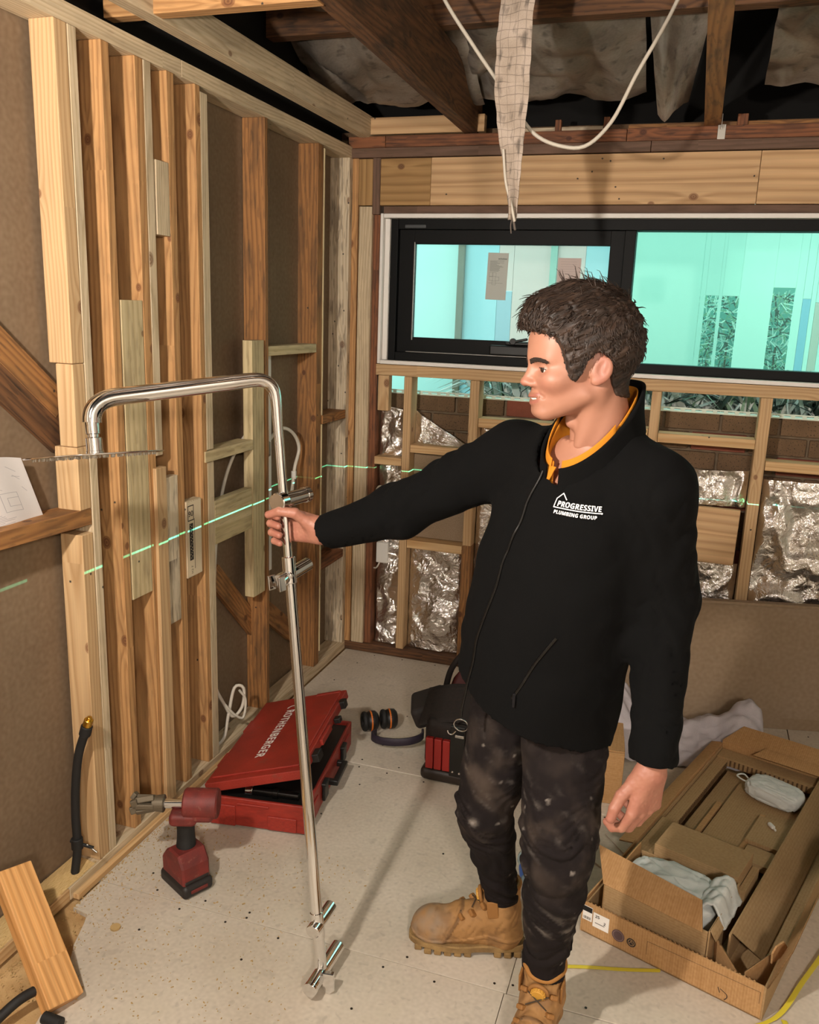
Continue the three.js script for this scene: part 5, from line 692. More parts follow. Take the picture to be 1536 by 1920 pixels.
// boots, built along +z from the heel and then turned
function boot(heel, ang, mirror) {
  const b = new THREE.Group(); b.name = childName(man, 'boot'); b.position.set(...heel); b.rotation.y = ang; man.add(b); tag(b, mirror ? 'tan boot pointing toward the camera' : 'tan boot seen from its side, toe to the left');
  const up = (p) => { const [x, y, z] = p; let d = capsule(p, [0, 0.062, 0.245], [0, 0.075, 0.17], 0.044, 0.046); d = smin(d, ellip(p, [0, 0.055, 0.24], [0.05, 0.044, 0.062]), 0.02); d = smin(d, capsule(p, [0, 0.08, 0.15], [0, 0.12, 0.07], 0.046, 0.05), 0.03); d = smin(d, capsule(p, [0, 0.075, 0.05], [0, 0.2, 0.062], 0.046, 0.051), 0.03); d = smin(d, ellip(p, [0, 0.05, 0.045], [0.042, 0.05, 0.046]), 0.02); d = smin(d, capsule(p, [0, 0.048, 0.05], [0, 0.05, 0.235], 0.036, 0.042), 0.02);
    d += 0.0022 * (1 - 2 * Math.abs(noise3(x * 20, y * 30 + z * 25, z * 34))) * smooth(0.28, 0.2, z) ; d -= 0.003 * smooth(0.004, 0, Math.abs(y - 0.05 - 0.012 * Math.sin(z * 20)) - 0.003) ; d -= 0.0025 * smooth(0.006, 0.002, Math.abs(z - 0.19 + (y - 0.08) * 0.5));
    d = smax(d, y - 0.2 - 0.02 * smooth(0.07, 0.02, z) + 0.018 * smooth(0.03, 0.0, Math.abs(x)) * smooth(0.06, 0.1, z), 0.006); d = smax(d, -capsule(p, [0, 0.17, 0.062], [0, 0.26, 0.066], 0.04, 0.045), 0.005); return smax(d, 0.022 - y, 0.004); };
  const tan = lin(0x9c7344), dk = lin(0x64472a), grey = lin(0x857563), light = lin(0xb98f58);
  const g = paint(netMesh(up, [-0.07, 0.015, -0.02], [0.07, 0.25, 0.32], 0.0042), (p, o) => { const [x, y, z] = p; o[0] = tan[0]; o[1] = tan[1]; o[2] = tan[2]; mix3(o, light, smooth(0.15, 0.21, y) * 0.5); mix3(o, dk, smooth(0.0, 0.4, fbm(x * 18, y * 18, z * 18, 4)) * 0.5); mix3(o, grey, smooth(0.18, 0.25, z) * (0.55 + 0.6 * noise3(x * 40, y * 40, z * 40))); mix3(o, dk, smooth(0.004, 0.0, Math.abs(z - 0.19 + (y - 0.08) * 0.5) - 0.002) * 0.8); mix3(o, dk, smooth(0.3, 0.6, noise3(x * 70, y * 90, z * 70)) * 0.3); });
  const leather = new THREE.MeshStandardMaterial({ vertexColors: true, roughness: 0.75 }); part('upper', g, leather, b);
  const out = []; for (let i = 0; i < 44; i++) { const t = i / 44 * Math.PI * 2; const zc = 0.148 - Math.cos(t) * 0.158; const wd = lerp(0.04, 0.056, smooth(0.02, 0.22, zc)) * (1 - 0.12 * Math.exp(-Math.pow((zc - 0.11) / 0.04, 2))); out.push([Math.sign(Math.sin(t)) * Math.pow(Math.abs(Math.sin(t)), 0.7) * wd, -zc]); }
  const sole = extrude(out, 0.014, 0.003); sole.rotateX(-Math.PI / 2); sole.translate(0, 0.016, 0);
  const lugs = []; for (let z = 0.01; z < 0.3; z += 0.027) if (z < 0.085 || z > 0.135) { const wd = lerp(0.036, 0.05, smooth(0.02, 0.2, z)) * (z > 0.27 ? 0.75 : z < 0.02 ? 0.85 : 1); for (const s of [-1, 1]) lugs.push(place(rbox(0.03, 0.017, 0.02, 0.003, 1), s * (wd - 0.012), 0.0085, z)); }
  part('sole', metricUV(merge([sole, ...lugs])), mottled(60, 0x9b7d4e, 0x6f5634, 0.2, 20, null, 0.85, 0.0006, 64), b);
  // lacing dial, its guard and the tongue
  const dialM = solid(0xc9973f, 0.45), bandM = solid(0x8f6230, 0.7); const dl = new THREE.Group(); dl.name = 'dial'; dl.position.set(0, 0.163, 0.115); dl.rotation.x = 0.25; b.add(dl);
  part('knob', merge([place(cyl(0.017, 0.015, 0.012), 0, 0, 0.008, Math.PI / 2, 0, 0), ...Array.from({ length: 14 }, (_, i) => place(rbox(0.003, 0.004, 0.009, 0.001, 1), Math.cos(i * 0.449) * 0.0165, Math.sin(i * 0.449) * 0.0165, 0.008, 0, 0, i * 0.449))]), dialM, dl); part('guard', place(new THREE.TorusGeometry(0.021, 0.005, 10, 26), 0, 0, 0.002), bandM, dl);
  part('lace_guides', merge([...[[-1, 0.14, 0.098], [1, 0.14, 0.098], [-1, 0.115, 0.128], [1, 0.115, 0.128], [-1, 0.1, 0.155], [1, 0.1, 0.155]].map(([s, y, z]) => place(rbox(0.02, 0.012, 0.02, 0.004), s * 0.033, y + 0.012, z + 0.01, -0.6, s * 0.6, 0)), ...[-1, 1].map((s) => place(rbox(0.006, 0.05, 0.03, 0.003), s * 0.05, 0.155, 0.085, 0.15, 0, 0))]), bandM, b);
  part('laces', merge([[-1, 0.16, 0.115, 1, 0.127, 0.132], [1, 0.16, 0.115, -1, 0.127, 0.132], [-1, 0.127, 0.137, 1, 0.112, 0.162], [1, 0.127, 0.137, -1, 0.112, 0.162]].map(([s, y, z, t, y2, z2]) => rod(V(s * 0.025, y, z + 0.006), V(t * 0.025, y2 + 0.012, z2 + 0.008), 0.0016, 0.0016, 6))), solid(0x3a2f22, 0.8), b);
  part('padded_collar', tube(Array.from({ length: 24 }, (_, i) => { const a = i / 24 * Math.PI * 2; return V(Math.sin(a) * 0.046, 0.198 + 0.012 * smooth(0.3, -1, Math.cos(a)) - 0.008 * smooth(0.5, 1, Math.cos(a)), 0.063 + Math.cos(a) * 0.047); }), 0.007, 60, 10, true), solid(0x9b6a31, 0.8), b);
}
boot([1.272, 0, 1.79], Math.atan2(-0.295, 0.067), false); boot([1.372, 0, 1.985], -0.06, true);
// ---------------------------------------------------------------- skin: head, neck, hands and the hidden frame, one geometry
const skin = lin(0xa0705a), pink = lin(0x985a4c), lipC = lin(0x86473d), shadow = lin(0x865c48);  // shadow here is the darker tone of jaw stubble and mottled skin
const headM = new THREE.Matrix4().compose(V(1.343, 1.6, 2.125), new THREE.Quaternion().setFromEuler(new THREE.Euler(0.1, -1.13, 0.0, 'YXZ')), V(1, 1, 1));
const unwarp = (y) => (y < 0.022 ? 0.022 + (y - 0.022) / 0.8 : y), warp = (y) => (y < 0.022 ? 0.022 + (y - 0.022) * 0.8 : y);
const headSdf = (p) => headRaw([p[0], unwarp(p[1]), p[2]]) * 0.9;
function headRaw(p) {
  const ax = Math.abs(p[0]), q = [ax, p[1], p[2]]; const [x, y, z] = q;
  let d = ellip(p, [0, 0.036, -0.014], [0.077, 0.092, 0.1]);
  d = smin(d, ellip(p, [0, -0.025, 0.03], [0.064, 0.085, 0.06]), 0.03);
  d = smin(d, capsule(q, [0.05, -0.066, 0.0], [0.014, -0.103, 0.066], 0.016, 0.017), 0.03);
  d = smin(d, ellip(p, [0, -0.1, 0.07], [0.022, 0.016, 0.018]), 0.018);
  d = smin(d, ellip(q, [0.043, -0.025, 0.058], [0.022, 0.02, 0.02]), 0.022);
  d = smin(d, capsule(q, [0.0, 0.028, 0.081], [0.042, 0.024, 0.064], 0.011, 0.009), 0.016);
  d = smin(d, ellip(p, [0, 0.055, 0.045], [0.06, 0.045, 0.042]), 0.02);
  d = smax(d, -ellip(q, [0.033, 0.003, 0.095], [0.018, 0.0125, 0.02]), 0.012);
  d = smin(d, capsule(p, [0, 0.014, 0.081], [0, -0.026, 0.1], 0.008, 0.0105), 0.011); d = smin(d, ellip(p, [0, -0.029, 0.099], [0.0125, 0.0105, 0.012]), 0.006); d = smin(d, ellip(q, [0.0135, -0.033, 0.088], [0.0085, 0.0085, 0.012]), 0.007);
  d = smax(d, -ellip(q, [0.0065, -0.041, 0.095], [0.004, 0.005, 0.007]), 0.004);
  // eyelids
  d = smin(d, Math.max(ellip(q, [0.032, 0.003, 0.069], [0.0165, 0.0142, 0.0135]), -Math.max(Math.abs(y) - 0.0052 * smooth(0.0165, 0.007, Math.abs(x - 0.033)), 0.062 - z)), 0.002);
  // mouth: lips with a smiling gap
  const my = -0.067 + 0.9 * x * x * 8; d = smin(d, ellip(p, [0, -0.07, 0.068], [0.034, 0.026, 0.024]), 0.012);
  const arc = (yy, zz, r) => { let m = 1; for (let i = 0; i < 4; i++) { const a = i / 4 * 0.029, b = (i + 1) / 4 * 0.029; m = Math.min(m, capsule(q, [a, yy + a * a * 10, zz - a * a * 20], [b, yy + b * b * 10, zz - b * b * 20], r * (1 - 0.12 * i), r * (1 - 0.12 * (i + 1)))); } return m; };
  d = smin(d, arc(-0.0625, 0.0925, 0.0052), 0.005); d = smin(d, arc(-0.0795, 0.0895, 0.006), 0.006);
  let gap = 1; for (let i = 0; i < 3; i++) { const a = i / 3 * 0.025, b = (i + 1) / 3 * 0.025; gap = Math.min(gap, capsule(q, [a, -0.0708 + a * a * 11, 0.092 - a * a * 20], [b, -0.0708 + b * b * 11, 0.092 - b * b * 20], 0.0042 * (1 - 0.2 * i), 0.0042 * (1 - 0.2 * (i + 1)))); } d = smax(d, -gap, 0.002); void my;
  d = smax(d, -capsule(q, [0.0185, -0.043, 0.094], [0.034, -0.064, 0.079], 0.0015, 0.002), 0.006);
  // ear
  const e = [x - 0.0785 - (z + 0.022) * -0.35, y + 0.006, z + 0.022]; const ez = e[2] * 0.98 + e[1] * 0.2, ey = e[1] * 0.98 - e[2] * 0.2; let ear = ellip([e[0], ey, ez], [0, 0.0, 0], [0.0075, 0.032, 0.0185]); ear = smax(ear, -ellip([e[0], ey, ez], [0.0085, 0.004, 0.002], [0.0062, 0.021, 0.0105]), 0.003); ear = smin(ear, ellip([e[0], ey, ez], [0.002, 0.006, -0.003], [0.0035, 0.013, 0.004]), 0.003); ear = smin(ear, ellip([e[0], ey, ez], [-0.001, -0.026, 0.004], [0.006, 0.009, 0.008]), 0.004); d = smin(d, ear, 0.006);
  // neck
  d = smin(d, capsule(p, [0, -0.05, -0.035], [-0.012, -0.33, -0.075], 0.056, 0.058), 0.025); d = smin(d, capsule(q, [0.05, -0.05, -0.03], [0.012, -0.19, 0.0], 0.012, 0.012), 0.02); d = smin(d, ellip(p, [0, -0.135, 0.012], [0.011, 0.014, 0.012]), 0.015);
  return d;
}
const bodyGeos = [];
{
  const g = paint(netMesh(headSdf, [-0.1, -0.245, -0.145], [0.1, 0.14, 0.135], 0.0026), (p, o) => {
    const x = Math.abs(p[0]), z = p[2], y = unwarp(p[1]); o[0] = skin[0]; o[1] = skin[1]; o[2] = skin[2]; const m = noise3(p[0] * 60, y * 60, z * 60) * 0.5 + 0.5;
    mix3(o, pink, 0.35 * Math.exp(-(Math.pow((x - 0.046) / 0.022, 2) + Math.pow((y + 0.035) / 0.024, 2)))); mix3(o, pink, 0.6 * Math.exp(-(Math.pow(x / 0.014, 2) + Math.pow((y + 0.032) / 0.014, 2) + Math.pow((z - 0.11) / 0.02, 2)))); mix3(o, pink, 0.55 * smooth(0.068, 0.08, x) * smooth(0.03, 0, Math.abs(z + 0.022)));
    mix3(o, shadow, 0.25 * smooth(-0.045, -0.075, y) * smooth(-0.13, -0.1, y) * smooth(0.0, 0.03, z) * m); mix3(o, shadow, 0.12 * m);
    const lipY = (c) => Math.exp(-Math.pow((y - c - x * x * 10) / 0.0045, 2)); if (z > 0.07) mix3(o, lipC, 0.75 * smooth(0.031, 0.024, x) * clamp(lipY(-0.0635) + lipY(-0.0785)));
    mix3(o, lipC, 0.3 * Math.exp(-Math.pow((x - 0.033) / 0.015, 2) - Math.pow((y - 0.0) / 0.007, 2)) * (z > 0.05 ? 1 : 0));
  });
  bodyGeos.push(g.applyMatrix4(headM));
}
// fingers as chains of joints
function chain(p, pts, r0, r1) { let d = 1; for (let i = 0; i < pts.length - 1; i++) { const a = lerp(r0, r1, i / (pts.length - 1)), b = lerp(r0, r1, (i + 1) / (pts.length - 1)); d = smin(d, capsule(p, pts[i], pts[i + 1], a, b), 0.003); } return d; }
const RAILB = V(0.817, 0, 2.1), RAILT = V(0.60, 1.53, 1.94); const railAt = (y) => { const t = y / 1.53; return [lerp(0.817, 0.60, t), y, lerp(2.1, 1.94, t)]; };
const hands = [];
{ // right hand closed around the rail
  const yc = 1.168; const fing = [0.036, 0.014, -0.008, -0.028].map((dy, i) => { const c = railAt(yc + dy), k = [0.95, 1.04, 1, 0.84][i]; return [[c[0] + 0.012, c[1], c[2] - 0.031], [c[0] - 0.033 * k, c[1] + 0.001, c[2] - 0.022], [c[0] - 0.034 * k, c[1] - 0.002, c[2] + 0.012], [c[0] - 0.008, c[1] - 0.004, c[2] + 0.0225]]; });
  const c0 = railAt(yc), wr = J.wrR; const th = [[c0[0] + 0.055, yc + 0.022, c0[2] - 0.004], [c0[0] + 0.03, yc + 0.045, c0[2] + 0.014], [c0[0] - 0.005, yc + 0.048, c0[2] + 0.0245], [c0[0] - 0.036, yc + 0.036, c0[2] + 0.022]];
  const f = (p) => { let pal = capsule(p, [wr[0] + 0.03, wr[1], wr[2]], [wr[0] - 0.01, wr[1] + 0.002, wr[2]], 0.029, 0.028); for (const dy of [0.03, 0.012, -0.008, -0.024]) { const c = railAt(yc + dy); pal = smin(pal, capsule(p, [wr[0] - 0.006, yc + dy * 0.6, wr[2] + 0.002], [c[0] + 0.012, c[1], c[2] - 0.03], 0.018, 0.0135), 0.012); } pal = smin(pal, capsule(p, [wr[0] - 0.005, yc + 0.008, wr[2] + 0.006], th[0], 0.02, 0.0165), 0.012);
    let d = pal; d = smin(d, chain(p, th, 0.0145, 0.0098), 0.006); fing.forEach((q, i) => { d = smin(d, chain(p, q, [0.0112, 0.0112, 0.0108, 0.0095][i], [0.0086, 0.0086, 0.0084, 0.0076][i]), 0.0025); });
    const c = railAt(p[1]); return smax(d, 0.0108 - Math.hypot(p[0] - c[0], p[2] - c[2]), 0.001) + 0.0004 * noise3(p[0] * 160, p[1] * 160, p[2] * 160); };
  hands.push([f, [0.58, 1.1, 1.89], [0.79, 1.245, 2.035], [...fing.map((q) => q[3]), th[3]]]);
}
{ // left hand hanging, fingers loosely curled
  const W = V(...J.wrL), D = V(-0.1, -1, 0.12).normalize(); const T = V(-0.72, 0.02, 0.69).normalize(); const Bk = D.clone().cross(T).normalize(); if (Bk.z < 0) Bk.negate(); const P = (d, t, b) => W.clone().addScaledVector(D, d).addScaledVector(T, t).addScaledVector(Bk, b).toArray();
  const fing = [[0.031, 0.098, 1.0], [0.01, 0.101, 1.06], [-0.011, 0.097, 1.0], [-0.03, 0.089, 0.82]].map(([t, d, k], i) => { const cu = 0.9 + 0.12 * i; return [P(d, t, 0.002), P(d + 0.034 * k, t + 0.004, -0.014 * cu), P(d + 0.047 * k, t + 0.006, -0.04 * cu), P(d + 0.044 * k, t + 0.006, -0.06 * cu)]; });
  const th = [P(0.035, 0.026, -0.012), P(0.062, 0.05, -0.016), P(0.088, 0.062, -0.016), P(0.108, 0.066, -0.016)];
  const f = (p) => { let d = capsule(p, P(-0.03, 0, 0), P(0.015, 0, 0), 0.028, 0.026); for (const [t, q] of [[0.029, 0.094], [0.01, 0.097], [-0.01, 0.093], [-0.027, 0.086]]) d = smin(d, capsule(p, P(0.02, t * 0.5, 0), P(q, t, 0), 0.0185, 0.0125), 0.012); d = smin(d, capsule(p, P(0.015, 0.012, -0.006), th[0], 0.02, 0.0165), 0.014); d = smin(d, chain(p, th, 0.0142, 0.0096), 0.006); fing.forEach((q, i) => { d = smin(d, chain(p, q, [0.0108, 0.011, 0.0106, 0.0094][i], [0.0082, 0.0084, 0.0082, 0.0074][i]), 0.003); }); return d + 0.0004 * noise3(p[0] * 160, p[1] * 160, p[2] * 160); };
  hands.push([f, [1.44, 0.65, 2.06], [1.64, 0.88, 2.33], [...fing.map((q) => q[3]), th[3]]]);
}
for (const [f, lo, hi, tips] of hands) bodyGeos.push(paint(netMesh(f, lo, hi, 0.0028), (p, o) => { o[0] = skin[0]; o[1] = skin[1]; o[2] = skin[2]; mix3(o, pink, 0.35 + 0.2 * noise3(p[0] * 50, p[1] * 50, p[2] * 50)); for (const t of tips) mix3(o, pink, 0.5 * Math.exp(-Math.pow(len3(p[0] - t[0], p[1] - t[1], p[2] - t[2]) / 0.014, 2))); }));
{ // the body inside the clothes
  const f = (p) => { let d = torso(p, -0.03); d = Math.max(d, p[1] - 1.46, 0.88 - p[1]); d = smin(d, capsule(p, J.shR, J.elR, 0.045, 0.038), 0.03); d = smin(d, capsule(p, J.elR, J.wrR, 0.036, 0.026), 0.02); d = smin(d, capsule(p, J.shL, J.elL, 0.045, 0.038), 0.03); d = smin(d, capsule(p, J.elL, J.wrL, 0.036, 0.026), 0.02); d = smin(d, capsule(p, J.hipR, J.knR, 0.07, 0.05), 0.02); d = smin(d, capsule(p, J.knR, [J.anR[0], 0.2, J.anR[2]], 0.046, 0.03), 0.02); d = smin(d, capsule(p, J.hipL, J.knL, 0.075, 0.055), 0.02); d = smin(d, capsule(p, J.knL, [J.anL[0], 0.2, J.anL[2]], 0.05, 0.03), 0.02); d = smin(d, capsule(p, [1.38, 1.4, 2.08], [1.386, 1.42, 2.09], 0.05, 0.048), 0.02); return d; };
  bodyGeos.push(paint(netMesh(f, [0.7, 0.09, 1.72], [1.66, 1.56, 2.3], 0.012), (p, o) => { o[0] = skin[0]; o[1] = skin[1]; o[2] = skin[2]; }));
}
{
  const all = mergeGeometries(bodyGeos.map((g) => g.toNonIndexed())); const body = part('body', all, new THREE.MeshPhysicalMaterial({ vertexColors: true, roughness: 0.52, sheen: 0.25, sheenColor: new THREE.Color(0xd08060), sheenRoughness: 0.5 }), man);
  for (const s of [-1, 1]) {
    const e = part('eye', new THREE.SphereGeometry(0.0122, 24, 18), solid(0xb9aea6, 0.25), body); e.applyMatrix4(headM.clone().multiply(new THREE.Matrix4().makeTranslation(s * 0.0325, warp(0.0015), 0.0685)));
    const look = new THREE.Matrix4().makeRotationY(s * 0.02); part('iris', place(new THREE.SphereGeometry(0.0078, 18, 12), 0.0015, 0, 0.0056), solid(0x2f2018, 0.1), e).applyMatrix4(look);
  }
  for (const s of [-1, 1]) { const L = []; for (let i = 0; i <= 10; i++) { const x = lerp(0.019, 0.0475, i / 10), k = smooth(0.0165, 0.007, Math.abs(x - 0.033)); L.push(V(s * x, warp(0.0052 * k + 0.0004), 0.0685 + Math.sqrt(Math.max(0, 0.0136 * 0.0136 - Math.pow(x - 0.0325, 2) * 0.75)) + 0.0002)); } part('eyelash', tube(L, 0.0008, 30, 6).applyMatrix4(headM), solid(0x1a120e, 0.7), body); }
  const tg = []; for (let i = -4; i <= 4; i++) { const x = i * 0.0056; tg.push(place(rbox(0.0054, 0.0075, 0.005, 0.0018), x, warp(-0.0675 + x * x * 10), 0.0885 - x * x * 22, 0.05, -i * 0.16, 0)); } part('teeth', merge(tg).applyMatrix4(headM), solid(0xe8e2d6, 0.25), body);
}
// ---------------------------------------------------------------- hair
{
  const HL = [[0.14, 0.082], [0.09, 0.078], [0.062, 0.066], [0.05, 0.04], [0.043, 0.012], [0.036, -0.022], [0.026, -0.03], [0.014, -0.012], [0.008, 0.02], [-0.015, 0.034], [-0.034, 0.026], [-0.042, -0.005], [-0.046, -0.045], [-0.058, -0.072], [-0.1, -0.085], [-0.16, -0.085], [-0.16, 0.2], [0.14, 0.2]];
  const poly = (z, y) => { let d = 1e9, s = 1; for (let i = 0, j = HL.length - 1; i < HL.length; j = i++) { const ex = HL[j][0] - HL[i][0], ey = HL[j][1] - HL[i][1], wx = z - HL[i][0], wy = y - HL[i][1]; const t = clamp((wx * ex + wy * ey) / (ex * ex + ey * ey)); d = Math.min(d, Math.hypot(wx - ex * t, wy - ey * t)); const c1 = y >= HL[i][1], c2 = y < HL[j][1], c3 = ex * wy > ey * wx; if ((c1 && c2 && c3) || (!c1 && !c2 && !c3)) s = -s; } return s * d; };
  const skull = (p) => { const q = [Math.abs(p[0]), p[1], p[2]]; let d = ellip(p, [0, 0.036, -0.014], [0.077, 0.092, 0.1]); d = smin(d, ellip(p, [0, -0.025, 0.03], [0.064, 0.085, 0.06]), 0.03); d = smin(d, ellip(p, [0, 0.055, 0.045], [0.06, 0.045, 0.042]), 0.02); d = smin(d, capsule(p, [0, -0.05, -0.035], [-0.012, -0.33, -0.075], 0.056, 0.058), 0.025); return q && d; };
  const hair = (p0) => { const p = [p0[0], unwarp(p0[1]), p0[2]]; const [x, y, z] = p; const low = smooth(0.06, -0.07, y); let d = smin(ellip(p, [0.004, 0.064, -0.006], [0.082, 0.094, 0.103]), skull(p) - lerp(0.015, 0.006, low), 0.02); d = smin(d, ellip(p, [0.012, 0.105, 0.06], [0.06, 0.034, 0.04]), 0.02);
    const w = fbm(x * 16, y * 16, z * 16, 2); const st = noise3(x * 70 + w * 3, y * 60 + z * 25, z * 14 + w * 2), s2 = noise3(x * 190 + w * 6, y * 170 + z * 60, z * 34); d -= (0.0038 * st + 0.0016 * s2) * smooth(-0.06, 0.08, y) + 0.001 * s2; d -= 0.004 * (1 - Math.abs(noise3(x * 24, y * 18 + z * 12, z * 10))) * smooth(0.04, 0.13, y);
    const cut = poly(z, y - 0.004 * noise3(x * 110, 3, z * 80)) ; d = smax(d, cut, 0.006); return Math.max(d, -(skull(p) + 0.004)); };
  const c0 = lin(0x1d1510), c1 = lin(0x3b281b);
  const g = paint(netMesh(hair, [-0.115, -0.1, -0.15], [0.115, 0.19, 0.145], 0.0028), (p, o) => { const [x, y, z] = p; o[0] = c0[0]; o[1] = c0[1]; o[2] = c0[2]; mix3(o, c1, clamp(0.45 + 0.8 * noise3(x * 120, y * 100 + z * 40, z * 22)) * 0.8); });
  const hm = new THREE.MeshPhysicalMaterial({ vertexColors: true, roughness: 0.6, sheen: 0.15, sheenColor: new THREE.Color(0x6a5040) }); const h = part('hair', g.applyMatrix4(headM), hm, man);
  // loose strands
  const r = rng(404), S = []; const col = [];
  for (let i = 0; i < 2200; i++) {
    const a = r() * 6.283, e = Math.asin(lerp(-0.55, 1, r())); let p = [Math.cos(e) * Math.cos(a) * 0.13, 0.06 + Math.sin(e) * 0.15, Math.cos(e) * Math.sin(a) * 0.15]; const c = [0, 0.05, -0.005]; const n = [p[0] - c[0], p[1] - c[1], p[2] - c[2]]; const l = len3(...n); for (let k = 0; k < 3; k++) n[k] /= l; p = onSurf(hair, p, n, 16); if (Math.abs(hair(p)) > 0.004) continue;
    const gn = gradOf(hair, p, 0.006); const top = smooth(0.05, 0.13, p[1]); let fl = [0.25 * Math.sin(i) * 0.4 + 0.2, lerp(-1, -0.25, top), lerp(p[2] > 0 ? 0.25 : -0.25, 1, top)]; if (p[2] > 0.06 && p[1] > 0.06) fl = [0.35, -0.35, 0.55]; const tuft = p[1] > 0.135 && p[2] < 0.03 && r() < 0.1; if (tuft) fl = [0.2 - 0.5 * r(), 0.75, 0.1 + 0.5 * r()];
    const dt = fl[0] * gn[0] + fl[1] * gn[1] + fl[2] * gn[2]; if (!tuft) for (let k = 0; k < 3; k++) fl[k] -= gn[k] * dt; const fl_l = len3(...fl) || 1; const L = (tuft ? 0.016 + 0.016 * r() : lerp(0.01, 0.028, top) * (0.6 + 0.8 * r()));
    const pt = (t, lift) => V(...p.map((v, k) => v + fl[k] / fl_l * L * t + gn[k] * lift)); const q = [pt(0, -0.003), pt(0.4, 0.0012), pt(0.75, tuft ? 0.004 : 0.001), pt(1, tuft ? -0.001 : -0.0012 + 0.002 * r())];
    S.push(taperTube(q, (t) => 0.0013 * (1 - 0.85 * t) + 0.0001, 5, 4, false));
  }
  const sg = merge(S).applyMatrix4(headM); const st = part('strands', sg, new THREE.MeshStandardMaterial({ color: 0x2c1e15, roughness: 0.6 }), h); st.userData.kind = 'stuff'; void col;
  // eyebrows
  for (const s of [-1, 1]) { const B = []; for (let i = 0; i < 46; i++) { const t = i / 46; const x = lerp(0.012, 0.05, t), y = 0.0195 + 0.006 * Math.sin(t * 2.4) - 0.005 * t * t, z = 0.093 - 0.6 * t * t * 0.045 - 0.004 * t; for (let k = 0; k < 3; k++) { const yy = y + (r() - 0.5) * 0.0085 * (1 - 0.4 * t); let p = onSurf(headSdf, [s * x, yy, z + 0.004], [s * 0.3, 0, 0.95], 10); B.push(taperTube([V(p[0] - s * 0.002, p[1] - 0.001, p[2] + 0.0004), V(p[0] + s * 0.002, p[1] + 0.0012, p[2] + 0.0016), V(p[0] + s * 0.007, p[1] + 0.0012, p[2] + 0.0006 - 0.002)], (q) => 0.0009 * (1 - 0.7 * q), 4, 4, false)); } } part('eyebrow', merge(B).applyMatrix4(headM), new THREE.MeshStandardMaterial({ color: 0x2a1c14, roughness: 0.7 }), man); }
}
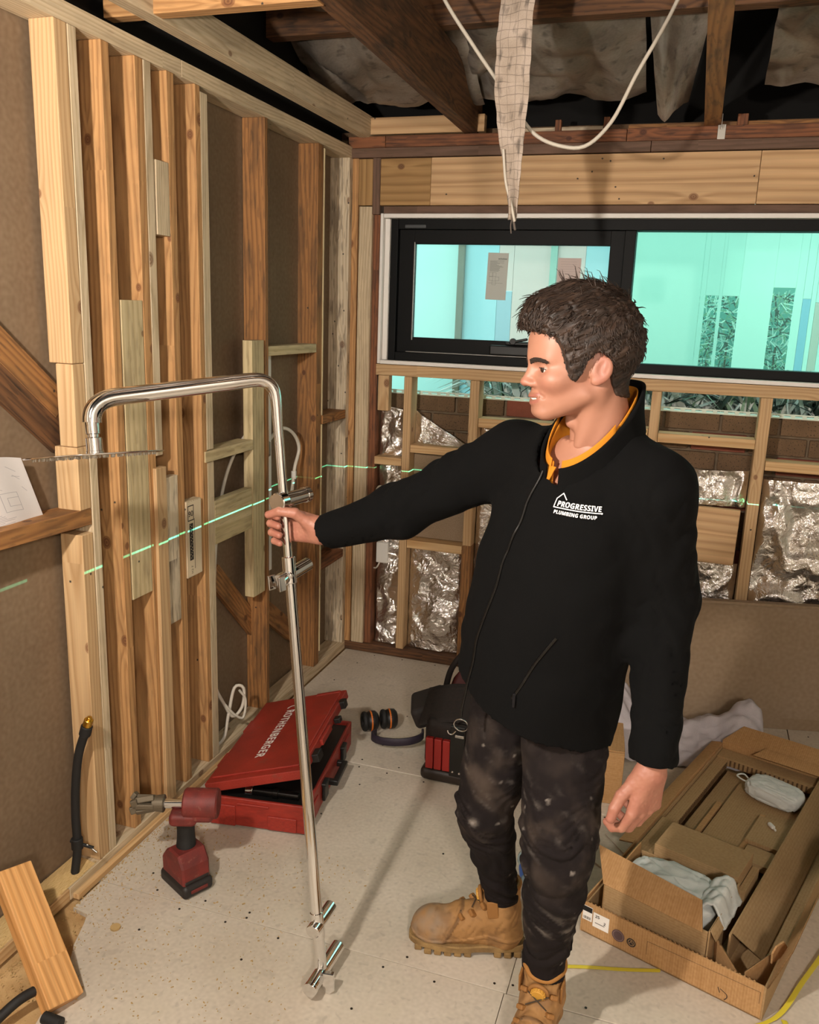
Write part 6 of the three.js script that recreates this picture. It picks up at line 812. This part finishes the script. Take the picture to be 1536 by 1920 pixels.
// ---------------------------------------------------------------- chrome shower rail held by the plumber
{
  const t = thing('shower_rail', 'polished chrome shower rail with overhead arm and round rain head, held upright by the man', 'shower rail', [0.817, 0, 2.1]);
  const o = RAILB; const L = (v) => v.clone().sub(o); const at = (y) => { const c = railAt(y); return V(c[0] - o.x, c[1] - o.y, c[2] - o.z); };
  const armEnd = L(V(0.285, 1.478, 2.216)); const bend = at(1.53);
  const lower = part('rail', taperTube([at(0.14), at(0.5), at(0.9), at(1.04)], (q) => lerp(0.0152, 0.0128, q), 30, 28), M.chrome, t); void lower;
  const dir = armEnd.clone().sub(bend).normalize(); const upd = at(1.53).sub(at(1.4)).normalize();
  const elbow = [at(1.0), at(1.2), at(1.4), bend.clone().addScaledVector(upd, -0.055)]; for (let i = 1; i < 7; i++) { const a = i / 7; elbow.push(bend.clone().addScaledVector(upd, -0.055 * (1 - a) * (1 - a)).addScaledVector(dir, 0.055 * a * a)); } elbow.push(bend.clone().addScaledVector(dir, 0.055), bend.clone().addScaledVector(dir, 0.12));
  part('upright', taperTube(elbow, (q) => q < 0.62 ? lerp(0.0106, 0.0118, q / 0.62) : lerp(0.0118, 0.0185, smooth(0.62, 1, q)), 90, 28), M.chrome, t);
  const dn = upd.clone().negate(); const arm = [bend.clone().addScaledVector(dir, 0.1), bend.clone().addScaledVector(dir, 0.2), bend.clone().addScaledVector(dir, 0.3), armEnd.clone().addScaledVector(dir, -0.06)]; for (let i = 1; i < 7; i++) { const a = i / 7; arm.push(armEnd.clone().addScaledVector(dir, -0.06 * (1 - a) * (1 - a)).addScaledVector(dn, 0.05 * a * a)); } arm.push(armEnd.clone().addScaledVector(dn, 0.05));
  part('arm', taperTube(arm, (q) => lerp(0.0185, 0.0208, q), 90, 28), M.chrome, t);
  const e0 = armEnd.clone().addScaledVector(dn, 0.048); const P = (d) => armEnd.clone().addScaledVector(dn, d);
  part('joint', merge([rod(P(0.046), P(0.076), 0.0158), rod(P(0.075), P(0.083), 0.012), rod(P(0.083), P(0.118), 0.018), rod(P(0.113), P(0.119), 0.0195)]), M.chrome, t); void e0;
  // rain head: thin disc tilted with the arm so that the camera meets it edge-on
  const hc = P(0.122); const hcW = hc.clone().add(o); const vr = hcW.clone().sub(camera.position).normalize(); let nrm = dn.clone().negate(); nrm.addScaledVector(vr, -nrm.dot(vr) + 0.012).normalize();
  const hd = new THREE.Group(); hd.name = 'rain_head'; hd.position.copy(hc); hd.quaternion.setFromUnitVectors(V(0, 1, 0), nrm); t.add(hd);
  part('disc', lathe([[0, 0.004], [0.03, 0.004], [0.148, 0.0012], [0.15, 0], [0.148, -0.0025], [0, -0.003]], 72), M.chrome, hd);
  const noz = []; for (let ring = 1; ring < 8; ring++) for (let k = 0; k < ring * 6; k++) { const a = k / (ring * 6) * 6.283 + ring * 0.3; noz.push(place(new THREE.CylinderGeometry(0.0022, 0.0014, 0.005, 8), Math.cos(a) * ring * 0.0185, -0.005, Math.sin(a) * ring * 0.0185)); } const nz = part('nozzles', merge(noz), solid(0xb9b2a6, 0.5), hd); nz.userData.kind = 'stuff';
  // brackets: round bodies with flat caps, axis level
  const ax = V(0.25, 0.02, -0.97).normalize(), fc = V(-0.12, 0.03, 0.99).normalize();
  const brk = (name, y, l0, l1, r, rc) => { const c = at(y); const b = part(name, merge([rod(c.clone().addScaledVector(ax, -l0), c.clone().addScaledVector(ax, l1), r, r, 36), rod(c.clone().addScaledVector(ax, l1 - 0.014), c.clone().addScaledVector(ax, l1 + 0.003), r + 0.0015, r + 0.0015, 36)]), M.chrome, t); part('cap', rod(c.clone().addScaledVector(fc, 0.002), c.clone().addScaledVector(fc, 0.032), rc, rc, 40), M.chrome, b); return b; };
  brk('wall_bracket', 1.236, 0.0, 0.088, 0.0185, 0.0225);
  const sl = part('slider', merge([rod(at(1.058).addScaledVector(ax, -0.012).add(V(0, -0.004, 0)), at(1.058).addScaledVector(ax, 0.072).add(V(0, 0.008, 0)), 0.0165, 0.0165, 32), rod(at(1.1), at(1.035), 0.0165, 0.0165, 32)]), M.chrome, t);
  part('handset_cradle', merge([rod(at(1.052).add(V(-0.008, -0.002, 0.008)), at(1.05).add(V(-0.012, -0.004, 0.034)), 0.0165, 0.019, 32), ...[-1, 1].map((s) => place(rbox(0.006, 0.036, 0.022, 0.002), 0, 0, 0).applyMatrix4(new THREE.Matrix4().compose(at(1.05).add(V(-0.014 + s * 0.014, -0.005, 0.043)), new THREE.Quaternion().setFromEuler(new THREE.Euler(0, -0.35, 0.15)), V(1, 1, 1))))]), M.chrome, sl);
  const gz = V(0.04, 0.0, -1).normalize();
  const mid = at(0.165); const wb2 = part('wall_bracket', merge([rod(mid.clone(), mid.clone().addScaledVector(gz, 0.078), 0.0165, 0.0165, 36), rod(at(0.2), at(0.13), 0.0168, 0.0168, 32)]), M.chrome, t); part('cap', rod(mid.clone().addScaledVector(gz, -0.03), mid.clone().addScaledVector(gz, -0.002), 0.0185, 0.0185, 36), M.chrome, wb2);
  part('outlet_block', merge([rod(at(0.14), at(0.05), 0.0155, 0.0155, 32)]), M.chrome, t);
  const lo = at(0.04); const dv = part('diverter', rod(lo.clone().addScaledVector(gz, -0.06), lo.clone().addScaledVector(gz, 0.1), 0.0185, 0.0185, 40), M.chrome, t); part('cap', rod(lo.clone().addScaledVector(gz, -0.068), lo.clone().addScaledVector(gz, -0.059), 0.0195, 0.0195, 40), M.chrome, dv); part('spigot', rod(lo.clone().addScaledVector(gz, -0.055).add(V(0, -0.017, 0)), lo.clone().addScaledVector(gz, -0.055).add(V(0, -0.032, 0)), 0.006, 0.005, 16), M.chrome, dv);
  part('lever', place(extrude([[-0.013, 0.058], [0.013, 0.058], [0.016, 0.012], [0.004, 0], [-0.002, 0], [-0.013, 0.012]], 0.01, 0.0015), lo.x + 0.026, -0.0 + 0.001, lo.z + 0.012, 0, 0.15, 0), M.chrome, dv);
}
renderer.render(scene, camera);
